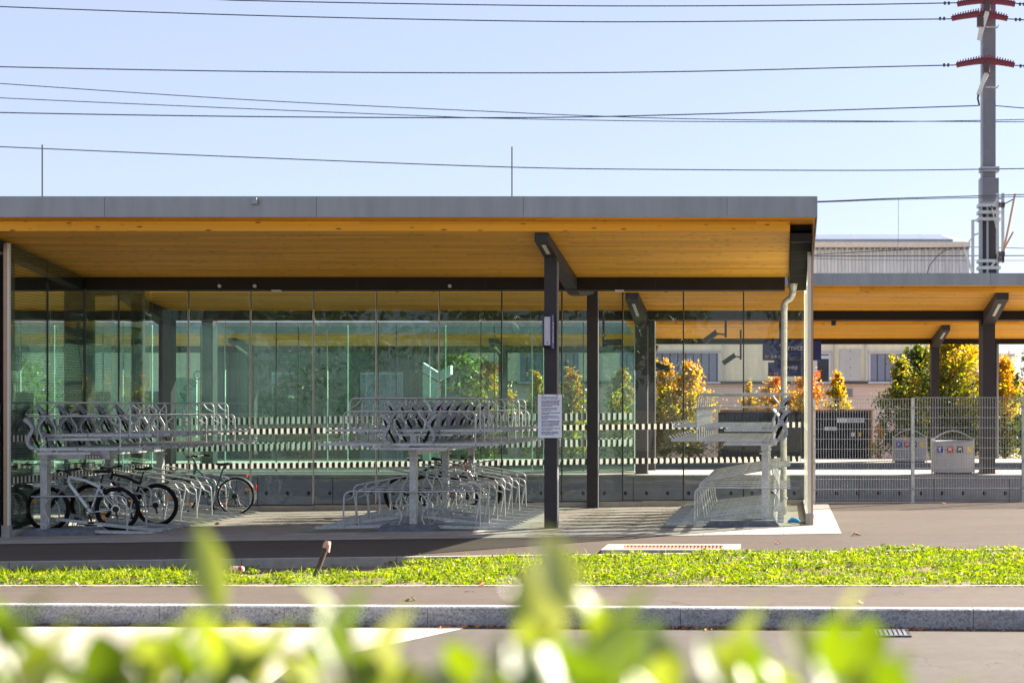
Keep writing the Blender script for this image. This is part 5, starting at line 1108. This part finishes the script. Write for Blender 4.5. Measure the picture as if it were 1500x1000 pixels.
# ground cover
def bed():
    n = 200000; X = rng.uniform(-13.5, 5.2, n); Y = 15.03 + (18.40 - 15.03) * rng.random(n) ** 1.1
    bare = ((X + 5.9) / 1.55) ** 2 + ((Y - 17.35) / 1.2) ** 2 < 1 + 0.5 * np.sin(X * 9) * np.sin(Y * 11)
    bare |= (Y > 18.2) & (X < -6)
    left = X < -6.6
    rag = 0.5 + 0.28 * np.sin(X * 3.7 + 2.1 * np.sin(X * 1.3)) + 0.22 * np.sin(X * 17.0 + np.sin(X * 5))
    bare |= (Y < 15.04 + 0.09 * rag) | (Y > 18.40 - 0.12 * (1 - rag))
    clump = np.sin(X * 4.3 + 1.7 * np.sin(Y * 3.1)) * np.sin(Y * 5.7 + 1.3 * np.sin(X * 2.3)) + 0.6 * np.sin(X * 11.7 + Y * 3) * np.sin(Y * 13.1 - X * 4)
    hgt = 0.045 + 0.035 * np.sin(X * 2.1 + 1.3 * np.sin(Y * 2.0)) * np.sin(Y * 3.1 + X) + 0.03 * np.clip((X + 5.0) / 4, 0, 1) * np.clip((Y - 16) / 1.2, 0, 1) + 0.028 * clump
    hgt = np.clip(hgt * 0.7, 0.006, 0.2) * np.where(Y < 15.25, 0.5, 1.0)
    thin = (clump < -0.28) & (rng.random(n) < 0.9)
    k = ~bare & ~thin & ~((rng.random(n) < 0.35) & left & (Y > 16.8)); X, Y, hgt, clump = X[k], Y[k], hgt[k], clump[k]
    Z = np.array([soilz(x, y) for x, y in zip(X, Y)]) + hgt * (0.2 + 0.95 * rng.random(len(X))) + 0.008
    P = np.stack([X, Y, Z], 1)
    kind = rng.random(len(X))
    tint = np.clip(0.34 + 0.2 * clump + 0.24 * rng.normal(size=len(X)) + 0.45 * (rng.random(len(X)) < 0.05), 0, 1)
    size = 0.024 * np.where(kind < 0.10, 2.0, np.where(kind < 0.5, 0.75, 1.1))
    o = leaf_mesh('ground_cover', P, size, 'leaf_ground', tint, flat=0.45, aspect=0.75); o['kind'] = 'stuff'
    # taller blades and stems
    m = 9000; X = rng.uniform(-13.5, 5.2, m); Y = rng.uniform(15.2, 18.34, m); k = ~(((X + 5.75) / 1.5) ** 2 + ((Y - 17.35) / 1.25) ** 2 < 1); X, Y = X[k], Y[k]
    mb = MB(); tint = []
    for x, y in zip(X, Y):
        z = soilz(x, y); h = 0.05 + 0.11 * rng.random() ** 2.5; a = rng.random() * 2 * PI; dx, dy = 0.03 * math.cos(a), 0.03 * math.sin(a); w = 0.004
        mb.add([(x - w, y, z), (x + w, y, z), (x + dx + w * 0.7, y + dy, z + h * 0.6), (x + dx * 2.4, y + dy * 2.4, z + h), (x + dx - w * 0.7, y + dy, z + h * 0.6)], [(0, 1, 2, 4), (4, 2, 3)], 'leaf_ground'); v = 0.3 + 0.5 * rng.random(); tint += [v, v]
    o = mb.build('grass_blades', tint=tint); o['kind'] = 'stuff'
bed()

# foreground hedge of glossy evergreen leaves
def gutter_litter():
    n = 2600; X = rng.uniform(-9, 6, n); Y = (13.36 - 0.033 * X) - np.abs(rng.normal(size=n)) * 0.05 - 0.004
    k = rng.random(n) < (0.35 + 0.65 * (np.sin(X * 2.3) * np.sin(X * 0.9) > 0.1)); X, Y = X[k], Y[k]
    P = np.stack([X, Y, -0.178 + 0.012 * rng.random(len(X))], 1)
    o = leaf_mesh('gutter_litter', P, 0.03 * (0.5 + rng.random(len(X))), 'dry_leaf', np.zeros(len(X)), flat=0.8); o['kind'] = 'stuff'
gutter_litter()
def hedge():
    t = thing('hedge', (-0.3, 1.25, -0.18), 'blurred glossy green hedge sprigs close to the camera along the bottom', 'hedge')
    V = []; Fc = []; tint = []
    def leaf(c, ln, wd, ax, nr, tn):
        ax = Vector(ax).normalized(); nr = Vector(nr); nr = (nr - ax * nr.dot(ax)).normalized(); sd = ax.cross(nr)
        k = len(V); prof = [(0, 0.04), (0.18, 0.55), (0.42, 1.0), (0.66, 0.86), (0.86, 0.42), (1.0, 0.02)]
        for u, w in prof:
            p = Vector(c) + ax * ln * u - nr * ln * 0.22 * (u - 0.4) ** 2
            for s, lift in ((-1, 0.16), (0, 0.0), (1, 0.16)): q = p + sd * wd / 2 * w * s + nr * wd * lift * w * abs(s); V.append(tuple(q))
        for i in range(len(prof) - 1):
            for j in (0, 1): a = k + i * 3 + j; Fc.append((a, a + 1, a + 4, a + 3)); tint.append(tn)
    st = MB()
    def sprig(px, py, d, n, hgt, sc_=1.0):
        top = at(px, py, d); base = Vector((top.x + rng.normal() * 0.02, d + rng.normal() * 0.02, top.z - hgt)); 
        st.tube([base, (base + top) / 2 + Vector((0.006, 0, 0)), top], 0.002, 'bark', 5)
        for i in range(n):
            u = i / max(1, n - 1); p = base.lerp(top, 0.15 + 0.85 * u); az = i * 2.4 + rng.random() * 0.6; el = 0.35 + 0.75 * u + 0.25 * rng.normal() * 0.5
            ax = (math.cos(az) * math.cos(el), math.sin(az) * math.cos(el), math.sin(el)); nr = (-math.cos(az) * math.sin(el) + rng.normal() * 0.3, -math.sin(az) * math.sin(el) + rng.normal() * 0.3, math.cos(el))
            leaf(p, (0.052 + 0.025 * rng.random()) * sc_, (0.028 + 0.012 * rng.random()) * sc_, ax, nr, float(np.clip(0.02 + 0.8 * rng.random() ** 1.2 + 0.15 * u, 0, 1)))
    for px, py, d, n, h in ((10, 930, 1.15, 10, .1), (55, 1000, 1.2, 9, .1), (120, 1025, 1.3, 9, .09), (165, 1010, 1.05, 9, .1), (225, 995, 1.25, 9, .1), (270, 1000, 1.1, 9, .1), (318, 985, 1.15, 8, .1), (385, 985, 1.3, 9, .1), (445, 1015, 1.2, 9, .08), (500, 932, 1.15, 10, .12), (545, 1010, 1.1, 9, .09), (600, 1050, 1.2, 8, .08), (690, 1010, 1.2, 8, .09),
                            (745, 1020, 1.05, 9, .1), (795, 955, 1.1, 10, .14), (840, 1000, 1.05, 9, .12), (890, 938, 1.15, 10, .13), (935, 990, 1.3, 9, .1), (985, 1020, 1.2, 8, .09), (1075, 985, 1.15, 9, .11), (1110, 1015, 1.3, 8, .09), (1160, 1040, 1.2, 8, .09), (1222, 962, 1.15, 9, .12), (1272, 1000, 1.25, 8, .1), (1235, 1020, 1.1, 8, .08), (1310, 1045, 1.2, 8, .08), (880, 1030, 1.0, 9, .08)):
        sprig(px, py, d, n, h)
    leaf(at(325, 905, 1.2), 0.085, 0.03, (-0.28, 0.05, 1.0), (0.3, -1, 0.25), 0.75)         # the single tall pale leaf
    leaf(at(838, 905, 1.05), 0.07, 0.034, (-0.32, 0.0, 1.0), (0.5, -0.9, 0.2), 0.85)
    leaf(at(795, 950, 1.1), 0.07, 0.04, (-0.2, 0.0, 1.0), (0.2, -0.9, 0.6), 0.9)
    for i in range(60):                                                    # body of the hedge below the frame
        px = rng.uniform(-350, 1400); sprig(px, rng.uniform(1065, 1220), rng.uniform(0.95, 1.5), 7, 0.14)
    me = bpy.data.meshes.new('foliage'); o3 = Vector(t.location); me.from_pydata([tuple(Vector(v) - o3) for v in V], [], Fc); me.materials.append(MATS['leaf_hedge']); me.polygons.foreach_set('use_smooth', [True] * len(Fc))
    A = me.attributes.new('tint', 'FLOAT', 'FACE'); A.data.foreach_set('value', tint); me.update()
    o = bpy.data.objects.new('foliage', me); COL.objects.link(o); o.parent = t
    for i in range(12): x = -0.75 + i * 0.08; st.tube([(x, 1.25, -0.18), (x + 0.02, 1.22, 0.8), (x - 0.01, 1.26, 1.62)], 0.006, 'bark', 6)
    st.build('stems', t)
hedge()

# ------------------------------------------------------------------ small things on the ground
def gpt(px, py, z=0.0):
    d = 20.0
    for _ in range(30):
        x = (px - CX) * d / F; zz = z if z is not None and d < 15 else gz(x, d) + (z or 0); d = F * (CZ - zz) / (py - CY)
    return Vector(((px - CX) * d / F, d, gz((px - CX) * d / F, d) + (z or 0)))
a = gpt(880, 811); b = gpt(1082, 811); c = gpt(1082, 800)
t = thing('drain_grate', ((a.x + b.x) / 2, a.y, gz(-1.5, 19)), 'long rusty grate in a pale concrete frame on the cycle path', 'grate')
y0, y1 = a.y + 0.02, c.y; x0, x1 = a.x, b.x; zf = lambda x: gz(x, 19) + 0.03; m = MB(); f = 0.13
for r in ((x0, x1, y0, y0 + f), (x0, x1, y1 - f, y1), (x0, x0 + f * 1.8, y0 + f, y1 - f), (x1 - f * 1.8, x1, y0 + f, y1 - f)): m.box(r[0], r[1], r[2], r[3], -0.2, zf((x0 + x1) / 2) + 0.012, 'concrete_pale')
m.build('frame', t); m = MB(); m.box(x0 + f * 1.8, x1 - f * 1.8, y0 + f, y1 - f, -0.1, zf((x0 + x1) / 2) - 0.012, 'rust')
x = x0 + f * 1.8 + 0.02
while x < x1 - f * 1.8 - 0.02: m.box(x, x + 0.022, y0 + f + 0.002, y1 - f - 0.002, zf((x0 + x1) / 2) - 0.011, zf((x0 + x1) / 2) + 0.004, 'rust_grate'); x += 0.05
m.build('grating', t)
dd = F * 2.08 / (928 - CY); xa, xb = (1265 - CX) * dd / F, (1333 - CX) * dd / F
t = thing('gully_grate', ((xa + xb) / 2, dd, -0.18), 'grey slotted gully grate in the road by the kerb', 'grate')
m = MB(); m.box(xa, xb, dd - 0.18, dd + 0.18, -0.25, -0.172, 'joint_dark')
for i in range(9): u = xa + 0.02 + (xb - xa - 0.04) * i / 9; m.box(u, u + 0.026, dd - 0.16, dd + 0.16, -0.1715, -0.165, 'plate_steel')
for s in (-1, 1): m.box(xa, xb, dd + s * 0.17 - 0.012, dd + s * 0.17 + 0.012, -0.1715, -0.163, 'plate_steel')
m.build('grating', t)
a = gpt(460, 846); b = at(481, 792, a.y + 0.1); dd = (b - a)
t = thing('wooden_stake', a, 'leaning dark wooden stake with a torn pale top in the bare bed', 'stake')
m = MB(); m.tube([a - dd * 0.1, a + dd * 0.4 + Vector((0.008, 0, 0)), a + dd * 0.82], 0.03, 'stake_wood', 9, radii=[0.033, 0.027, 0.031]); m.build('shaft', t)
m = MB(); m.tube([a + dd * 0.80, a + dd * 0.92, a + dd], 0.03, 'stake_tip', 8, radii=[0.036, 0.042, 0.03]); m.tube([a + dd * 0.9 + Vector((0.03, -0.02, 0)), a + dd * 0.75 + Vector((0.045, -0.03, -0.02))], 0.018, 'stake_tip', 6); m.build('torn_top', t)
p = gpt(347, 842); p.z = soilz(p.x, p.y) + 0.075
t = thing('drink_can', p, 'crushed drink can lying at the edge of the bare bed', 'can')
m = MB(); m.tube([p + Vector((-0.075, 0, 0)), p + Vector((-0.065, 0, 0)), p + Vector((0.06, 0.01, 0.0)), p + Vector((0.075, 0.01, 0))], 0.034, 'can_white', 14, radii=[0.026, 0.034, 0.033, 0.025]); m.build('body', t)
m = MB(); m.tube([p + Vector((0.02, 0.006, 0)), p + Vector((0.055, 0.01, 0))], 0.0352, 'can_red', 14); m.tube([p + Vector((-0.05, 0.0, 0)), p + Vector((-0.035, 0.0, 0))], 0.0352, 'can_red', 14); m.build('printed_band', t)
p = gpt(1163, 764, 0.03); m = MB()
m.tube([p + Vector((-0.1, 0, 0.0)), p + Vector((-0.03, 0.03, 0.03)), p + Vector((0.05, 0, 0.02)), p + Vector((0.11, -0.04, -0.01))], 0.04, 'cloth_blue', 8, radii=[0.015, 0.045, 0.04, 0.012]); m.tube([p + Vector((0.09, -0.03, 0)), p + Vector((0.24, -0.06, -0.02))], 0.012, 'stake_wood', 6)
tag(m.build('plastic_bag', None, p), 'crumpled bright blue plastic scrap at the foot of the right glass wall', 'litter')
def leafheap(px, py, n, spread, label, zo=0.006, z=None):
    p = gpt(px, py) if z is None else Vector(((px - CX) * (F * (CZ - z) / (py - CY)) / F, F * (CZ - z) / (py - CY), z)); m = MB()
    for i in range(n):
        c = p + Vector((rng.normal() * spread, rng.normal() * spread * 0.6, zo + abs(rng.normal()) * spread * 0.6)); s = 0.03 + 0.03 * rng.random(); a = rng.random() * 6.28; tl = rng.normal() * 0.5
        u = Vector((math.cos(a), math.sin(a), tl)) * s; w = Vector((-math.sin(a), math.cos(a), 0.4)) * s * 0.7; k = Vector((0, 0, s * 0.35))
        m.add([c - u, c - u * 0.2 + w, c + u * 0.3 + w * 0.7 + k, c + u, c + u * 0.2 - w * 0.8 + k, c - u * 0.4 - w * 0.9], [(0, 1, 2), (0, 2, 3), (0, 3, 4), (0, 4, 5)], 'dry_leaf')
    tag(m.build('fallen_leaf' if n < 4 else 'leaf_clump', None, p), label, 'leaf', 'fallen brown leaves')
leafheap(1010, 749, 14, 0.07, 'clump of brown leaves by the pad of the right rack')
leafheap(1138, 796, 2, 0.05, 'tan curled leaf on the path below the right rack'); leafheap(1258, 784, 2, 0.03, 'pale upright leaf on the asphalt right of the pavers')
leafheap(598, 880, 2, 0.03, 'tan leaf on the pavement near the middle', z=0.0); leafheap(705, 856, 2, 0.03, 'rusty leaf at the front edge of the ground cover', z=0.06)
leafheap(1207, 836, 2, 0.04, 'red-brown leaf lying in the bright ground cover', zo=0.1); leafheap(1267, 883, 1, 0.03, 'small leaf on the pavement at the right', z=0.0)
leafheap(1403, 914, 2, 0.03, 'rusty leaf against the kerb face at the right', z=-0.17); leafheap(1433, 918, 2, 0.04, 'tan leaf in the gutter right of the gully grate', z=-0.17)
leafheap(318, 771, 1, 0.03, 'brown leaf at the outer end of the left rack'); leafheap(248, 775, 2, 0.03, 'rust-brown leaf under the black mountain bike wheel'); leafheap(1385, 738, 2, 0.03, 'red leaf at the foot of the mesh fence')
leafheap(968, 748, 1, 0.02, 'tiny brown leaf on the floor in front of the back glass'); leafheap(985, 743, 1, 0.02, 'tiny brown leaf by the back plinth') if False else None

# ------------------------------------------------------------------ light, sky, camera
S = Vector((1.21, 0.88, 1.0)).normalized(); EL = math.asin(S.z); AZ = math.atan2(S.x, S.y)
ld = bpy.data.lights.new('sun', 'SUN'); ld.energy = 5.0; ld.angle = math.radians(0.5); ld.color = (1.0, 0.90, 0.77)
lo = bpy.data.objects.new('sun', ld); COL.objects.link(lo); lo.rotation_euler = (-S).to_track_quat('-Z', 'Y').to_euler(); lo.location = (20, 20, 30)
w = bpy.data.worlds.new('World'); sc.world = w; w.use_nodes = True; nt = w.node_tree; nt.nodes.clear()
sk = nt.nodes.new('ShaderNodeTexSky'); sk.sky_type = 'NISHITA'; sk.sun_disc = False; sk.sun_elevation = EL; sk.sun_rotation = AZ; sk.air_density = 1.0; sk.dust_density = 1.2; sk.ozone_density = 2.5; sk.altitude = 400
bg = nt.nodes.new('ShaderNodeBackground'); bg.inputs['Strength'].default_value = 0.051; wo = nt.nodes.new('ShaderNodeOutputWorld')
tn = nt.nodes.new('ShaderNodeMix'); tn.data_type = 'RGBA'; tn.blend_type = 'MULTIPLY'; tn.inputs[0].default_value = 1.0; tn.inputs[7].default_value = (1.06, 0.97, 1.03, 1)
nt.links.new(sk.outputs[0], tn.inputs[6])
fl = nt.nodes.new('ShaderNodeMix'); fl.data_type = 'RGBA'; wt = nt.nodes.new('ShaderNodeTexCoord'); wm = nt.nodes.new('ShaderNodeMapping'); wm.inputs['Scale'].default_value = (1.0, 1.0, 5.0); wn = nt.nodes.new('ShaderNodeTexNoise'); wn.inputs['Scale'].default_value = 2.2; wn.inputs['Detail'].default_value = 5.0
nt.links.new(wt.outputs['Generated'], wm.inputs['Vector']); nt.links.new(wm.outputs[0], wn.inputs['Vector']); wa = nt.nodes.new('ShaderNodeMath'); wa.operation = 'MULTIPLY_ADD'; wa.inputs[1].default_value = 0.3; wa.inputs[2].default_value = 0.45; nt.links.new(wn.outputs['Fac'], wa.inputs[0]); nt.links.new(wa.outputs[0], fl.inputs[0])
fl.inputs[0].default_value = 0.6; fl.inputs[7].default_value = (2.75, 3.02, 3.65, 1)   # thin high veil evens the sky out
nt.links.new(tn.outputs[2], fl.inputs[6]); nt.links.new(fl.outputs[2], bg.inputs['Color']); nt.links.new(bg.outputs[0], wo.inputs['Surface'])
cd = bpy.data.cameras.new('camera'); cam = bpy.data.objects.new('camera', cd); COL.objects.link(cam); sc.camera = cam
cam.location = (0, 0, CZ); cam.rotation_euler = (PI / 2, 0, 0); cd.sensor_width = 36; cd.lens = 36 * F / 1500.0
cd.shift_x = (750 - CX) / 1500.0; cd.shift_y = (CY - 500) / 1500.0; cd.clip_start = 0.05; cd.clip_end = 4000
cd.dof.use_dof = True; cd.dof.focus_distance = 24.0; cd.dof.aperture_fstop = 2.4
sc.view_settings.view_transform = 'Standard'; sc.view_settings.look = 'None'; sc.view_settings.exposure = 2.28; sc.view_settings.gamma = 1.0
cy = sc.cycles
cy.max_bounces = 8; cy.diffuse_bounces = 4; cy.glossy_bounces = 4; cy.transmission_bounces = 6; cy.transparent_max_bounces = 32
cy.caustics_reflective = False; cy.caustics_refractive = False; cy.use_denoising = True; cy.sample_clamp_indirect = 6.0
